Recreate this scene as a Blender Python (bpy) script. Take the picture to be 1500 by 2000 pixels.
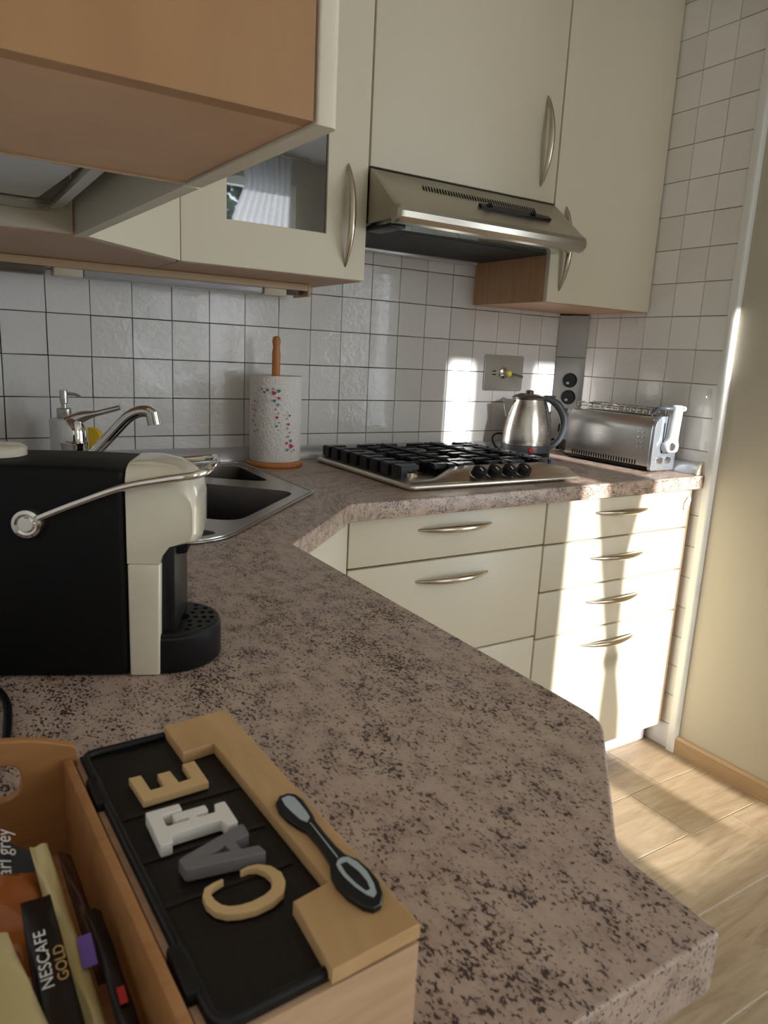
import bpy, bmesh, math, random
from mathutils import Vector, Matrix
random.seed(7)
for o in list(bpy.data.objects):
    bpy.data.objects.remove(o)
SC = bpy.context.scene
COL = SC.collection
PI = math.pi

# ------------------------------------------------------------------ camera
cam_d = bpy.data.cameras.new('camera')
cam = bpy.data.objects.new('camera', cam_d)
COL.objects.link(cam)
RT = Vector((0.8482672, -0.52736494, 0.04825939))
DN = Vector((-0.07113806, -0.2037791, -0.97642893))
FW = Vector((0.52476864, 0.82483956, -0.21037485))
m = Matrix.Identity(4)
for i in range(3):
    m[i][0], m[i][1], m[i][2] = RT[i], -DN[i], -FW[i]
m.translation = Vector((-0.16018997, -1.95892952, 1.22381774))
cam.matrix_world = m
cam_d.sensor_fit = 'HORIZONTAL'
cam_d.sensor_width = 36.0
cam_d.lens = 36.0 * 1421.05 / 1500.0
cam_d.clip_start = 0.01
cam_d.dof.use_dof = True
cam_d.dof.focus_distance = 1.75
cam_d.dof.aperture_fstop = 26.0
SC.camera = cam

# ------------------------------------------------------------------ sky, sun, exposure
SUN = Vector((0.0, 1.0, -0.28)).normalized()
world = bpy.data.worlds.new('world')
SC.world = world
world.use_nodes = True
wn = world.node_tree
wn.nodes.clear()
wo = wn.nodes.new('ShaderNodeOutputWorld')
wb = wn.nodes.new('ShaderNodeBackground')
wb.inputs['Color'].default_value = (0.80, 0.90, 1.0, 1)   # even bright haze
wb.inputs['Strength'].default_value = 3.3
wn.links.new(wb.outputs[0], wo.inputs[0])

sun_d = bpy.data.lights.new('sun', 'SUN')
sun_d.energy = 8.0
sun_d.color = (1.0, 0.985, 0.96)
sun_d.angle = 0.011
sun = bpy.data.objects.new('sun', sun_d)
COL.objects.link(sun)
sun.rotation_euler = SUN.to_track_quat('-Z', 'Y').to_euler()
sun.location = (0.5, -6, 4)

for pn_, loc_, rot_, sz_ in (('window_portal', (1.835, -4.33, 1.63), (PI / 2, 0, 0), (0.95, 1.47)), ('window_portal', (3.03, -2.5, 1.075), (PI / 2, 0, PI / 2), (1.4, 1.65))):  # second portal belongs to the added side window
    por_d = bpy.data.lights.new(pn_, 'AREA')
    por_d.shape = 'RECTANGLE'
    por_d.size, por_d.size_y = sz_
    por_d.cycles.is_portal = True
    por = bpy.data.objects.new(pn_, por_d)
    COL.objects.link(por)
    por.location = loc_
    por.rotation_euler = rot_

SC.view_settings.view_transform = 'Standard'
SC.view_settings.look = 'None'
SC.view_settings.gamma = 1.0
SC.view_settings.use_curve_mapping = False
SC.view_settings.exposure = 1.0
SC.cycles.use_denoising = True
SC.cycles.max_bounces = 12
SC.cycles.diffuse_bounces = 8
SC.cycles.sample_clamp_indirect = 6.0
SC.cycles.caustics_reflective = False
SC.cycles.caustics_refractive = False

# ------------------------------------------------------------------ helpers: materials
def srgb(r, g, b):
    f = lambda c: (c / 255) / 12.92 if c / 255 <= 0.04045 else (((c / 255) + 0.055) / 1.055) ** 2.4
    return (f(r), f(g), f(b), 1.0)

MATS = {}
def mat(name, col=(200, 200, 200), rough=0.5, metal=0.0, spec=0.5, coat=0.0, trans=0.0, ior=1.45, alpha=1.0):
    if name in MATS:
        return MATS[name]
    M = bpy.data.materials.new(name)
    M.use_nodes = True
    b = M.node_tree.nodes['Principled BSDF']
    b.inputs['Base Color'].default_value = srgb(*col)
    b.inputs['Roughness'].default_value = rough
    b.inputs['Metallic'].default_value = metal
    b.inputs['Specular IOR Level'].default_value = spec
    b.inputs['Coat Weight'].default_value = coat
    b.inputs['Transmission Weight'].default_value = trans
    b.inputs['IOR'].default_value = ior
    b.inputs['Alpha'].default_value = alpha
    MATS[name] = M
    return M

def N(M, t, **kw):
    n = M.node_tree.nodes.new(t)
    for k, v in kw.items():
        if k in n.inputs:
            n.inputs[k].default_value = v
        else:
            setattr(n, k, v)
    return n
def L(M, a, b):
    M.node_tree.links.new(a, b)
def bsdf(M):
    return M.node_tree.nodes['Principled BSDF']
def ramp(M, stops):
    r = N(M, 'ShaderNodeValToRGB')
    e = r.color_ramp.elements
    while len(e) < len(stops):
        e.new(0.5)
    for i, (p, c) in enumerate(stops):
        e[i].position = p
        e[i].color = c
    return r
def mapped(M, scale=(1, 1, 1), rot=(0, 0, 0), coord='Object'):
    tc = N(M, 'ShaderNodeTexCoord')
    mp = N(M, 'ShaderNodeMapping')
    mp.inputs['Scale'].default_value = scale
    mp.inputs['Rotation'].default_value = rot
    L(M, tc.outputs[coord], mp.inputs['Vector'])
    return mp.outputs['Vector']
def bump(M, height, strength=0.2, dist=0.002):
    b = N(M, 'ShaderNodeBump')
    b.inputs['Strength'].default_value = strength
    b.inputs['Distance'].default_value = dist
    L(M, height, b.inputs['Height'])
    L(M, b.outputs['Normal'], bsdf(M).inputs['Normal'])

def mat_wood(name, c1, c2, scale=(60, 60, 4), rough=0.45, fine=1.0, rnd=False):
    M = mat(name, (200, 150, 100), rough)
    v = mapped(M, scale)
    n1 = N(M, 'ShaderNodeTexNoise', Scale=1.0, Detail=5.0, Roughness=0.6, Distortion=0.6)
    L(M, v, n1.inputs['Vector'])
    r = ramp(M, [(0.3, srgb(*c1)), (0.7, srgb(*c2))])
    L(M, n1.outputs['Fac'], r.inputs['Fac'])
    out = r.outputs['Color']
    if rnd:
        oi = N(M, 'ShaderNodeObjectInfo')
        hs = N(M, 'ShaderNodeHueSaturation')
        mr = N(M, 'ShaderNodeMapRange')
        mr.inputs['To Min'].default_value = 0.88
        mr.inputs['To Max'].default_value = 1.1
        L(M, oi.outputs['Random'], mr.inputs['Value'])
        L(M, mr.outputs['Result'], hs.inputs['Value'])
        L(M, out, hs.inputs['Color'])
        out = hs.outputs['Color']
    L(M, out, bsdf(M).inputs['Base Color'])
    bump(M, n1.outputs['Fac'], 0.08 * fine, 0.001)
    return M

def mat_brushed(name, col, rough, scale, strength=0.12):
    M = mat(name, col, rough, metal=1.0)
    v = mapped(M, scale)
    n = N(M, 'ShaderNodeTexNoise', Scale=1.0, Detail=3.0, Roughness=0.6)
    L(M, v, n.inputs['Vector'])
    mr = N(M, 'ShaderNodeMapRange')
    mr.inputs['To Min'].default_value = rough - 0.08
    mr.inputs['To Max'].default_value = rough + 0.1
    L(M, n.outputs['Fac'], mr.inputs['Value'])
    L(M, mr.outputs['Result'], bsdf(M).inputs['Roughness'])
    bump(M, n.outputs['Fac'], strength, 0.0004)
    return M

# cream laminate of the cabinet fronts
def mk_cream():
    M = mat('cream_laminate', (216, 207, 185), 0.36, spec=0.4)
    n = N(M, 'ShaderNodeTexNoise', Scale=900.0, Detail=1.0)
    L(M, mapped(M), n.inputs['Vector'])
    bump(M, n.outputs['Fac'], 0.03, 0.0005)
    return M
CREAM = mk_cream()
CARC = mat_wood('maple_carcass', (182, 140, 102), (198, 157, 118), (90, 90, 6), 0.45)
PANELWOOD = mat_wood('cherry_side_panel', (158, 116, 76), (174, 133, 90), (8, 8, 1.6), 0.4)
EDGEWOOD = mat('wood_edge_band', (196, 168, 134), 0.45)
BACKPANEL = mat('cabinet_inside', (200, 190, 165), 0.6)

def mk_tile():
    M = mat('glazed_tile', (226, 224, 220), 0.1, spec=0.5, coat=0.3)
    oi = N(M, 'ShaderNodeObjectInfo')
    cr = ramp(M, [(0.0, srgb(227, 225, 221)), (0.5, srgb(234, 232, 229)), (1.0, srgb(239, 238, 236))])
    L(M, oi.outputs['Random'], cr.inputs['Fac'])
    L(M, cr.outputs['Color'], bsdf(M).inputs['Base Color'])
    tc = N(M, 'ShaderNodeTexCoord')
    ad = N(M, 'ShaderNodeVectorMath', operation='ADD')
    sc = N(M, 'ShaderNodeVectorMath', operation='SCALE')
    L(M, oi.outputs['Location'], sc.inputs[0])
    sc.inputs['Scale'].default_value = 7.3
    L(M, tc.outputs['Object'], ad.inputs[0])
    L(M, sc.outputs['Vector'], ad.inputs[1])
    n1 = N(M, 'ShaderNodeTexNoise', Scale=38.0, Detail=3.0, Roughness=0.5, Distortion=0.8)
    n2 = N(M, 'ShaderNodeTexNoise', Scale=160.0, Detail=2.0)
    L(M, ad.outputs['Vector'], n1.inputs['Vector'])
    L(M, ad.outputs['Vector'], n2.inputs['Vector'])
    mx = N(M, 'ShaderNodeMath', operation='MULTIPLY_ADD')
    L(M, n2.outputs['Fac'], mx.inputs[0])
    mx.inputs[1].default_value = 0.18
    L(M, n1.outputs['Fac'], mx.inputs[2])
    bump(M, mx.outputs[0], 0.36, 0.004)
    return M
TILE = mk_tile()
GROUT = mat('dark_grout', (70, 64, 58), 0.95, spec=0.1)
def mk_plaster(name, col):
    M = mat(name, col, 0.85)
    n = N(M, 'ShaderNodeTexNoise', Scale=120.0, Detail=4.0)
    L(M, mapped(M), n.inputs['Vector'])
    bump(M, n.outputs['Fac'], 0.12, 0.002)
    return M
BEIGE = mk_plaster('beige_wall_paint', (188, 181, 163))
CEIL = mk_plaster('ceiling_paint', (208, 202, 192))
WHITE = mat('white_plastic', (232, 232, 228), 0.4)
TRIMW = mat('white_trim', (226, 226, 222), 0.35)

def mk_worktop():
    M = mat('speckled_laminate', (170, 145, 130), 0.33, spec=0.45)
    tc = N(M, 'ShaderNodeTexCoord')
    ma = N(M, 'ShaderNodeMapping'); ma.inputs['Scale'].default_value = (1.0, 0.6, 1.0)
    mb = N(M, 'ShaderNodeMapping'); mb.inputs['Scale'].default_value = (0.6, 1.0, 1.0)
    L(M, tc.outputs['Object'], ma.inputs['Vector']); L(M, tc.outputs['Object'], mb.inputs['Vector'])
    sx = N(M, 'ShaderNodeSeparateXYZ'); L(M, tc.outputs['Object'], sx.inputs[0])
    gt = N(M, 'ShaderNodeMapRange')
    gt.inputs['From Min'].default_value = 0.52; gt.inputs['From Max'].default_value = 0.66
    L(M, sx.outputs['X'], gt.inputs['Value'])
    mv = N(M, 'ShaderNodeMix', data_type='VECTOR')
    L(M, gt.outputs['Result'], mv.inputs['Factor'])
    L(M, ma.outputs[0], mv.inputs[4]); L(M, mb.outputs[0], mv.inputs[5])
    vec = mv.outputs[1]
    big = N(M, 'ShaderNodeTexNoise', Scale=14.0, Detail=3.0, Roughness=0.6, Distortion=0.5)
    L(M, vec, big.inputs['Vector'])
    fine = N(M, 'ShaderNodeTexNoise', Scale=430.0, Detail=3.0, Roughness=0.55, Distortion=0.3)
    L(M, vec, fine.inputs['Vector'])
    mid = N(M, 'ShaderNodeTexNoise', Scale=60.0, Detail=4.0, Roughness=0.65)
    L(M, vec, mid.inputs['Vector'])
    base = ramp(M, [(0.3, srgb(156, 134, 121)), (0.5, srgb(180, 158, 143)), (0.72, srgb(195, 174, 155))])
    L(M, mid.outputs['Fac'], base.inputs['Fac'])
    tan = ramp(M, [(0.58, (0, 0, 0, 1)), (0.75, (1, 1, 1, 1))])
    L(M, big.outputs['Fac'], tan.inputs['Fac'])
    mt = N(M, 'ShaderNodeMix', data_type='RGBA')
    L(M, tan.outputs['Color'], mt.inputs['Factor'])
    L(M, base.outputs['Color'], mt.inputs[6]); mt.inputs[7].default_value = srgb(172, 148, 122)
    # dark flakes, thicker inside the large veins
    ad = N(M, 'ShaderNodeMath', operation='MULTIPLY_ADD')
    L(M, big.outputs['Fac'], ad.inputs[0]); ad.inputs[1].default_value = -0.30
    L(M, fine.outputs['Fac'], ad.inputs[2])
    ad2 = N(M, 'ShaderNodeMath', operation='MULTIPLY_ADD')
    L(M, mid.outputs['Fac'], ad2.inputs[0]); ad2.inputs[1].default_value = 0.35
    L(M, ad.outputs[0], ad2.inputs[2])
    fl = ramp(M, [(0.405, (0.97, 0.97, 0.97, 1)), (0.49, (0, 0, 0, 1))])
    L(M, ad2.outputs[0], fl.inputs['Fac'])
    mf = N(M, 'ShaderNodeMix', data_type='RGBA')
    L(M, fl.outputs['Color'], mf.inputs['Factor'])
    L(M, mt.outputs[2], mf.inputs[6]); mf.inputs[7].default_value = srgb(66, 51, 44)
    L(M, mf.outputs[2], bsdf(M).inputs['Base Color'])
    bump(M, fine.outputs['Fac'], 0.05, 0.0006)
    return M
WORKTOP = mk_worktop()

def mk_plank():
    M = mat('oak_plank', (205, 180, 145), 0.42)
    oi = N(M, 'ShaderNodeObjectInfo')
    tc = N(M, 'ShaderNodeTexCoord')
    sc = N(M, 'ShaderNodeVectorMath', operation='SCALE'); sc.inputs['Scale'].default_value = 3.7
    L(M, oi.outputs['Location'], sc.inputs[0])
    ad = N(M, 'ShaderNodeVectorMath', operation='ADD')
    L(M, tc.outputs['Object'], ad.inputs[0]); L(M, sc.outputs['Vector'], ad.inputs[1])
    mp = N(M, 'ShaderNodeMapping'); mp.inputs['Scale'].default_value = (1.6, 14.0, 1.0)
    L(M, ad.outputs['Vector'], mp.inputs['Vector'])
    w = N(M, 'ShaderNodeTexNoise', Scale=2.2, Detail=6.0, Roughness=0.62, Distortion=1.6)
    L(M, mp.outputs['Vector'], w.inputs['Vector'])
    r = ramp(M, [(0.25, srgb(132, 110, 84)), (0.5, srgb(158, 137, 110)), (0.75, srgb(172, 152, 126))])
    L(M, w.outputs['Fac'], r.inputs['Fac'])
    hs = N(M, 'ShaderNodeHueSaturation')
    mr = N(M, 'ShaderNodeMapRange'); mr.inputs['To Min'].default_value = 0.9; mr.inputs['To Max'].default_value = 1.06
    L(M, oi.outputs['Random'], mr.inputs['Value']); L(M, mr.outputs['Result'], hs.inputs['Value'])
    L(M, r.outputs['Color'], hs.inputs['Color'])
    L(M, hs.outputs['Color'], bsdf(M).inputs['Base Color'])
    bump(M, w.outputs['Fac'], 0.06, 0.001)
    return M
PLANK = mk_plank()
JOINT = mat('plank_joint_grout', (214, 200, 174), 0.8)
STEEL = mat_brushed('brushed_steel', (200, 196, 188), 0.28, (6, 6, 500))
STEELH = mat_brushed('brushed_steel_hood', (186, 180, 168), 0.3, (6, 300, 300))
STEELP = mat_brushed('steel_panel', (176, 174, 172), 0.3, (5, 5, 400), 0.03)
KETTLES = mat_brushed('kettle_steel', (210, 205, 198), 0.24, (12, 12, 700), 0.004)
SINKS = mat_brushed('sink_steel', (176, 172, 168), 0.22, (60, 60, 60), 0.05)
TOASTS = mat_brushed('toaster_steel', (206, 206, 206), 0.3, (6, 6, 600), 0.015)
HOBS = mat_brushed('hob_steel', (214, 204, 190), 0.3, (8, 300, 300), 0.06)
CHROME = mat('chrome', (225, 222, 216), 0.07, metal=1.0)
NICKEL = mat('satin_nickel', (196, 184, 166), 0.22, metal=1.0)
ALU = mat('alu_grey', (206, 208, 212), 0.26, metal=0.35)
IRON = mat('cast_iron_enamel', (30, 30, 36), 0.32, spec=0.4)
BLACKP = mat('black_plastic', (18, 18, 20), 0.4, spec=0.4)
BLACKM = mat('matt_black_body', (12, 12, 12), 0.55, spec=0.25)
CREAMG = mat('gloss_cream_plastic', (226, 218, 196), 0.14, coat=0.5)
GREYP = mat('grey_blue_plastic', (66, 70, 76), 0.38)
DARKG = mat('dark_filter', (58, 58, 56), 0.55, metal=0.3)
REDL = mat('red_lamp', (196, 40, 46), 0.3)
YELLOW = mat('yellow', (236, 190, 30), 0.5)
LEMON = mat('lemon_yellow', (232, 214, 50), 0.4)
BLACKH = mat('hole_black', (8, 8, 8), 0.8, spec=0.1)
GLASSC = mat('cabinet_glass', (120, 125, 128), 0.02, trans=0.0, spec=1.0)
bsdf(GLASSC).inputs['Base Color'].default_value = (0.012, 0.013, 0.014, 1)
bsdf(GLASSC).inputs['IOR'].default_value = 1.8
CLEAR = mat('clear_glass', (225, 240, 238), 0.03, trans=1.0, ior=1.45)
PALEGL = mat('pale_glass_cover', (170, 190, 186), 0.06, metal=0.7)
PINE = mat_wood('honey_pine', (152, 104, 60), (172, 124, 76), (10, 90, 60), 0.5)
BEECH = mat_wood('beech_turned', (186, 118, 62), (204, 138, 78), (80, 80, 8), 0.45)
OAKL = mat_wood('light_oak_strip', (186, 148, 100), (206, 170, 122), (30, 10, 30), 0.55)
OAKB = mat_wood('pale_oak_veneer', (186, 150, 116), (208, 174, 140), (12, 60, 90), 0.6)
BASEB = mat_wood('oak_baseboard', (164, 136, 104), (182, 154, 120), (90, 5, 90), 0.5)

# ------------------------------------------------------------------ helpers: meshes
def finish(name, me, material, parent=None, smooth=35, loc=None, rot=None, kind=None):
    if material is not None and not me.materials:
        me.materials.append(material)
    if smooth:
        for p in me.polygons:
            p.use_smooth = True
        me.set_sharp_from_angle(angle=math.radians(smooth))
    o = bpy.data.objects.new(name, me)
    COL.objects.link(o)
    if parent is not None:
        o.parent = parent
    if loc is not None:
        o.location = loc
    if rot is not None:
        o.rotation_euler = rot
    if kind:
        o['kind'] = kind
    return o
def from_bm(bm):
    bmesh.ops.recalc_face_normals(bm, faces=bm.faces)
    me = bpy.data.meshes.new('mesh')
    bm.to_mesh(me)
    bm.free()
    return me
def add_box(bm, x0, x1, y0, y1, z0, z1):
    vs = [bm.verts.new((x, y, z)) for x in (x0, x1) for y in (y0, y1) for z in (z0, z1)]
    for f in ((0, 1, 3, 2), (4, 6, 7, 5), (0, 4, 5, 1), (2, 3, 7, 6), (0, 2, 6, 4), (1, 5, 7, 3)):
        bm.faces.new([vs[i] for i in f])
    return vs
def box(name, x0, x1, y0, y1, z0, z1, material, parent=None, bev=0.0, seg=2, **kw):
    bm = bmesh.new()
    add_box(bm, min(x0, x1), max(x0, x1), min(y0, y1), max(y0, y1), min(z0, z1), max(z0, z1))
    if bev:
        bmesh.ops.bevel(bm, geom=bm.edges[:], offset=bev, segments=seg, affect='EDGES', profile=0.5)
    return finish(name, from_bm(bm), material, parent, **kw)
def boxes(name, lst, material, parent=None, bev=0.0, **kw):
    bm = bmesh.new()
    for b in lst:
        add_box(bm, *b)
    if bev:
        bmesh.ops.bevel(bm, geom=bm.edges[:], offset=bev, segments=2, affect='EDGES')
    return finish(name, from_bm(bm), material, parent, **kw)
def prism(name, poly, axis, a0, a1, material, parent=None, bev=0.0, seg=2, **kw):
    """extrude a polygon along an axis: poly pairs are the two other axes in xyz order"""
    bm = bmesh.new()
    def P(p, a):
        return {'x': (a, p[0], p[1]), 'y': (p[0], a, p[1]), 'z': (p[0], p[1], a)}[axis]
    v0 = [bm.verts.new(P(p, a0)) for p in poly]
    v1 = [bm.verts.new(P(p, a1)) for p in poly]
    bm.faces.new(v0)
    bm.faces.new(list(reversed(v1)))
    n = len(poly)
    for i in range(n):
        bm.faces.new((v0[i], v0[(i + 1) % n], v1[(i + 1) % n], v1[i]))
    if bev:
        bmesh.ops.recalc_face_normals(bm, faces=bm.faces)
        eds = [e for e in bm.edges if len(e.link_faces) == 2 and e.calc_face_angle(0) > math.radians(25)]
        bmesh.ops.bevel(bm, geom=eds, offset=bev, segments=seg, affect='EDGES', profile=0.5)
    return finish(name, from_bm(bm), material, parent, **kw)
def lathe(name, prof, material, parent=None, seg=32, sx=1.0, sy=1.0, **kw):
    bm = bmesh.new()
    rings = []
    for r, z in prof:
        if r < 1e-6:
            rings.append([bm.verts.new((0, 0, z))])
        else:
            rings.append([bm.verts.new((r * sx * math.cos(2 * PI * k / seg), r * sy * math.sin(2 * PI * k / seg), z)) for k in range(seg)])
    for a, b in zip(rings, rings[1:]):
        for k in range(seg):
            k2 = (k + 1) % seg
            if len(a) == 1 and len(b) > 1:
                bm.faces.new((a[0], b[k], b[k2]))
            elif len(b) == 1 and len(a) > 1:
                bm.faces.new((a[k], a[k2], b[0]))
            elif len(a) > 1:
                bm.faces.new((a[k], a[k2], b[k2], b[k]))
    return finish(name, from_bm(bm), material, parent, **kw)
def catmull(pts, sub=6):
    pts = [Vector(p) for p in pts]
    out = []
    for i in range(len(pts) - 1):
        p0, p1, p2, p3 = pts[max(i - 1, 0)], pts[i], pts[i + 1], pts[min(i + 2, len(pts) - 1)]
        for k in range(sub):
            t = k / sub
            out.append(0.5 * ((2 * p1) + (-p0 + p2) * t + (2 * p0 - 5 * p1 + 4 * p2 - p3) * t * t + (-p0 + 3 * p1 - 3 * p2 + p3) * t ** 3))
    out.append(pts[-1])
    return out
def add_tube(bm, pts, rad, seg=8, flat=1.0, up=None):
    pts = [Vector(p) for p in pts]
    n = len(pts)
    rads = rad if isinstance(rad, (list, tuple)) else [rad] * n
    prev = None
    rings = []
    for i, p in enumerate(pts):
        t = (pts[min(i + 1, n - 1)] - pts[max(i - 1, 0)]).normalized()
        if prev is None:
            a = Vector(up) if up else (Vector((0, 0, 1)) if abs(t.z) < 0.9 else Vector((1, 0, 0)))
            s = t.cross(a).normalized()
        else:
            s = (prev - t * prev.dot(t)).normalized()
        prev = s
        b = t.cross(s).normalized()
        rings.append([bm.verts.new(p + rads[i] * (math.cos(2 * PI * k / seg) * s * flat + math.sin(2 * PI * k / seg) * b)) for k in range(seg)])
    for a, b in zip(rings, rings[1:]):
        for k in range(seg):
            bm.faces.new((a[k], a[(k + 1) % seg], b[(k + 1) % seg], b[k]))
    bm.faces.new(list(reversed(rings[0])))
    bm.faces.new(rings[-1])
def tube(name, pts, rad, material, parent=None, seg=10, sub=0, flat=1.0, up=None, **kw):
    bm = bmesh.new()
    if sub:
        if isinstance(rad, (list, tuple)):
            rr = []
            for i in range(len(rad) - 1):
                for k in range(sub):
                    rr.append(rad[i] + (rad[i + 1] - rad[i]) * k / sub)
            rad = rr + [rad[-1]]
        pts = catmull(pts, sub)
    add_tube(bm, pts, rad, seg, flat, up)
    return finish(name, from_bm(bm), material, parent, **kw)
def rounded(poly, radii, seg=5):
    """round the corners of a 2-D polygon; radii one number or a list"""
    n = len(poly)
    if not isinstance(radii, (list, tuple)):
        radii = [radii] * n
    out = []
    for i in range(n):
        p = Vector(poly[i]); a = Vector(poly[i - 1]); b = Vector(poly[(i + 1) % n])
        r = radii[i]
        if r <= 0:
            out.append(tuple(p)); continue
        d1 = (a - p); d2 = (b - p)
        l = min(r, d1.length * 0.48, d2.length * 0.48)
        s = p + d1.normalized() * l; e = p + d2.normalized() * l
        for k in range(seg + 1):
            t = k / seg
            out.append(tuple((1 - t) ** 2 * s + 2 * t * (1 - t) * p + t * t * e))
    return out
def flat(name, outlines, z0, z1, material, parent=None, bev=0.0, **kw):
    """a flat plate between z0 and z1 with holes (2-D outlines), soft edges of radius bev"""
    cu = bpy.data.curves.new('c', 'CURVE')
    cu.dimensions = '2D'
    cu.fill_mode = 'BOTH'
    cu.extrude = (z1 - z0) / 2 - bev
    cu.bevel_depth = bev
    cu.bevel_resolution = 2
    cu.offset = -bev
    for ol in outlines:
        s = cu.splines.new('POLY')
        s.points.add(len(ol) - 1)
        for p, q in zip(s.points, ol):
            p.co = (q[0], q[1], 0, 1)
        s.use_cyclic_u = True
    o = bpy.data.objects.new('tmp', cu)
    COL.objects.link(o)
    dg = bpy.context.evaluated_depsgraph_get()
    me = bpy.data.meshes.new_from_object(o.evaluated_get(dg))
    bpy.data.objects.remove(o)
    bpy.data.curves.remove(cu)
    me.transform(Matrix.Translation((0, 0, (z0 + z1) / 2)))
    me.materials.clear()
    return finish(name, me, material, parent, **kw)
def text_mesh(body, size, extrude=0.0):
    cu = bpy.data.curves.new('t', 'FONT')
    cu.body = body
    cu.size = size
    cu.extrude = extrude
    cu.align_x = 'CENTER'
    cu.align_y = 'CENTER'
    o = bpy.data.objects.new('tmp', cu)
    COL.objects.link(o)
    dg = bpy.context.evaluated_depsgraph_get()
    me = bpy.data.meshes.new_from_object(o.evaluated_get(dg))
    bpy.data.objects.remove(o)
    bpy.data.curves.remove(cu)
    me.materials.clear()
    return me
def thing(name, label, cat, loc=(0, 0, 0), rz=0.0, group=None):
    o = bpy.data.objects.new(name, None)
    COL.objects.link(o)
    o.empty_display_size = 0.05
    o.location = loc
    o.rotation_euler = (0, 0, rz)
    o['label'] = label
    o['category'] = cat
    if group:
        o['group'] = group
    return o
def tag(o, label, cat, group=None):
    o['label'] = label
    o['category'] = cat
    if group:
        o['group'] = group
    return o
def struct(o, label=None, cat=None):
    o['kind'] = 'structure'
    if label:
        o['label'] = label
    if cat:
        o['category'] = cat
    return o

def adopt(o, root):
    # o was modelled in world coordinates
    M = Matrix.Translation(root.location) @ Matrix.Rotation(root.rotation_euler[2], 4, 'Z')
    o.data.transform(M.inverted())
    o.parent = root
WZ = 0.913          # worktop surface
XL, XR = -0.275, 1.85   # left wall, right wall
YB = -4.2           # wall with the window
UB = 1.398          # underside of the wall cabinets
UT = 2.30           # their top
CT = 2.65           # ceiling
XF = 2.9            # far right wall beyond the opening

# ------------------------------------------------------------------ the room
fl = struct(box('floor', XL - 0.1, XF + 0.1, YB - 0.1, 0.1, -0.06, -0.002, JOINT), 'pale oak-look plank floor with light joints', 'floor')
def plank_mesh(lx):
    bm = bmesh.new()
    add_box(bm, -lx / 2, lx / 2, -0.0987, 0.0987, -0.006, 0.0)
    top = [e for e in bm.edges if all(v.co.z > -0.001 for v in e.verts)]
    bmesh.ops.bevel(bm, geom=top, offset=0.0012, segments=1, affect='EDGES')
    me = from_bm(bm)
    me.materials.append(PLANK)
    return me
PM = {}
y = 0.05
row = 0
offs = {4: 1.512, 5: 1.70}
while y > YB - 0.05:
    yc = y - 0.1
    x0 = {4: 1.512, 5: 1.695}.get(row, 0.35 + (row * 0.43) % 1.2)
    while x0 > XL - 0.1:
        x0 -= 1.2
    xs = x0
    while xs < XF:
        a, b = max(xs, XL), min(xs + 1.2, XF)
        if b - a > 0.02:
            key = round(b - a, 3)
            if key not in PM:
                PM[key] = plank_mesh(key - 0.0026)
            o = bpy.data.objects.new('plank', PM[key])
            COL.objects.link(o)
            o.parent = fl
            o.location = ((a + b) / 2, yc, 0.0)
        xs += 1.2
    y -= 0.2
    row += 1

wb_ = struct(box('wall_back', XL - 0.1, XF + 0.1, 0.0, 0.1, 0, CT, GROUT), 'back wall covered in square glazed white tiles with dark joints', 'wall')
wr_ = struct(box('wall_right', XR, XR + 0.12, -1.25, 0.0, 0, CT, BEIGE), 'right wall tiled near the corner and painted beige beyond the trim', 'wall')
OFFW = mk_plaster('off_white_paint', (228, 226, 222))
struct(box('wall_left', XL - 0.1, XL, YB, 0.0, 0, CT, OFFW), 'left wall behind the peninsula cabinets', 'wall')
WY0, WY1, WV0, WV1 = -3.25, -1.75, 0.2, 1.95
struct(boxes('wall_far_right', [(XF, XF + 0.1, YB, WY0, 0, CT), (XF, XF + 0.1, WY1, -1.15, 0, CT), (XF, XF + 0.1, WY0, WY1, 0, WV0), (XF, XF + 0.1, WY0, WY1, WV1, CT)], OFFW), 'far right wall beyond the opening, with an added window', 'wall')
struct(box('wall_return', XR + 0.12, XF + 0.1, -1.25, -1.15, 0, CT, OFFW), 'wall return beyond the beige wall', 'wall')
struct(box('ceiling', XL - 0.1, XF + 0.1, YB - 0.1, 0.1, CT, CT + 0.1, CEIL), 'white ceiling', 'ceiling')
# window wall with an opening
WX0, WX1, WZ0, WZ1 = 1.262, 2.38, 0.84, 2.46
boxes_ = [(XL - 0.1, WX0, YB - 0.12, YB, 0, CT), (WX1, XF + 0.1, YB - 0.12, YB, 0, CT), (WX0, WX1, YB - 0.12, YB, 0, WZ0), (WX0, WX1, YB - 0.12, YB, WZ1, CT)]
struct(boxes('wall_window', boxes_, BEIGE), 'wall opposite the cooker with the window in it', 'wall')
win = thing('window_1', 'white framed window opposite the cooker', 'window', (WX0, YB - 0.1, WZ0))
win['kind'] = 'structure'
W_, H_ = WX1 - WX0, WZ1 - WZ0
boxes('window_frame', [(0, 0.05, 0, 0.06, 0, H_), (W_ - 0.05, W_, 0, 0.06, 0, H_), (0.05, W_ - 0.05, 0, 0.06, 0, 0.05), (0.05, W_ - 0.05, 0, 0.06, H_ - 0.05, H_)], WHITE, win)
box('window_sill', -0.04, W_ + 0.04, 0.06, 0.22, -0.03, 0.0, WHITE, win, bev=0.004)
PANE = bpy.data.materials.new('window_pane_glass')
PANE.use_nodes = True
PANE.node_tree.nodes.clear()
po = PANE.node_tree.nodes.new('ShaderNodeOutputMaterial')
pm = PANE.node_tree.nodes.new('ShaderNodeMixShader')
pt = PANE.node_tree.nodes.new('ShaderNodeBsdfTransparent')
pg = PANE.node_tree.nodes.new('ShaderNodeBsdfGlossy')
pg.inputs['Roughness'].default_value = 0.0
pm.inputs[0].default_value = 0.05
PANE.node_tree.links.new(pt.outputs[0], pm.inputs[1])
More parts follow.
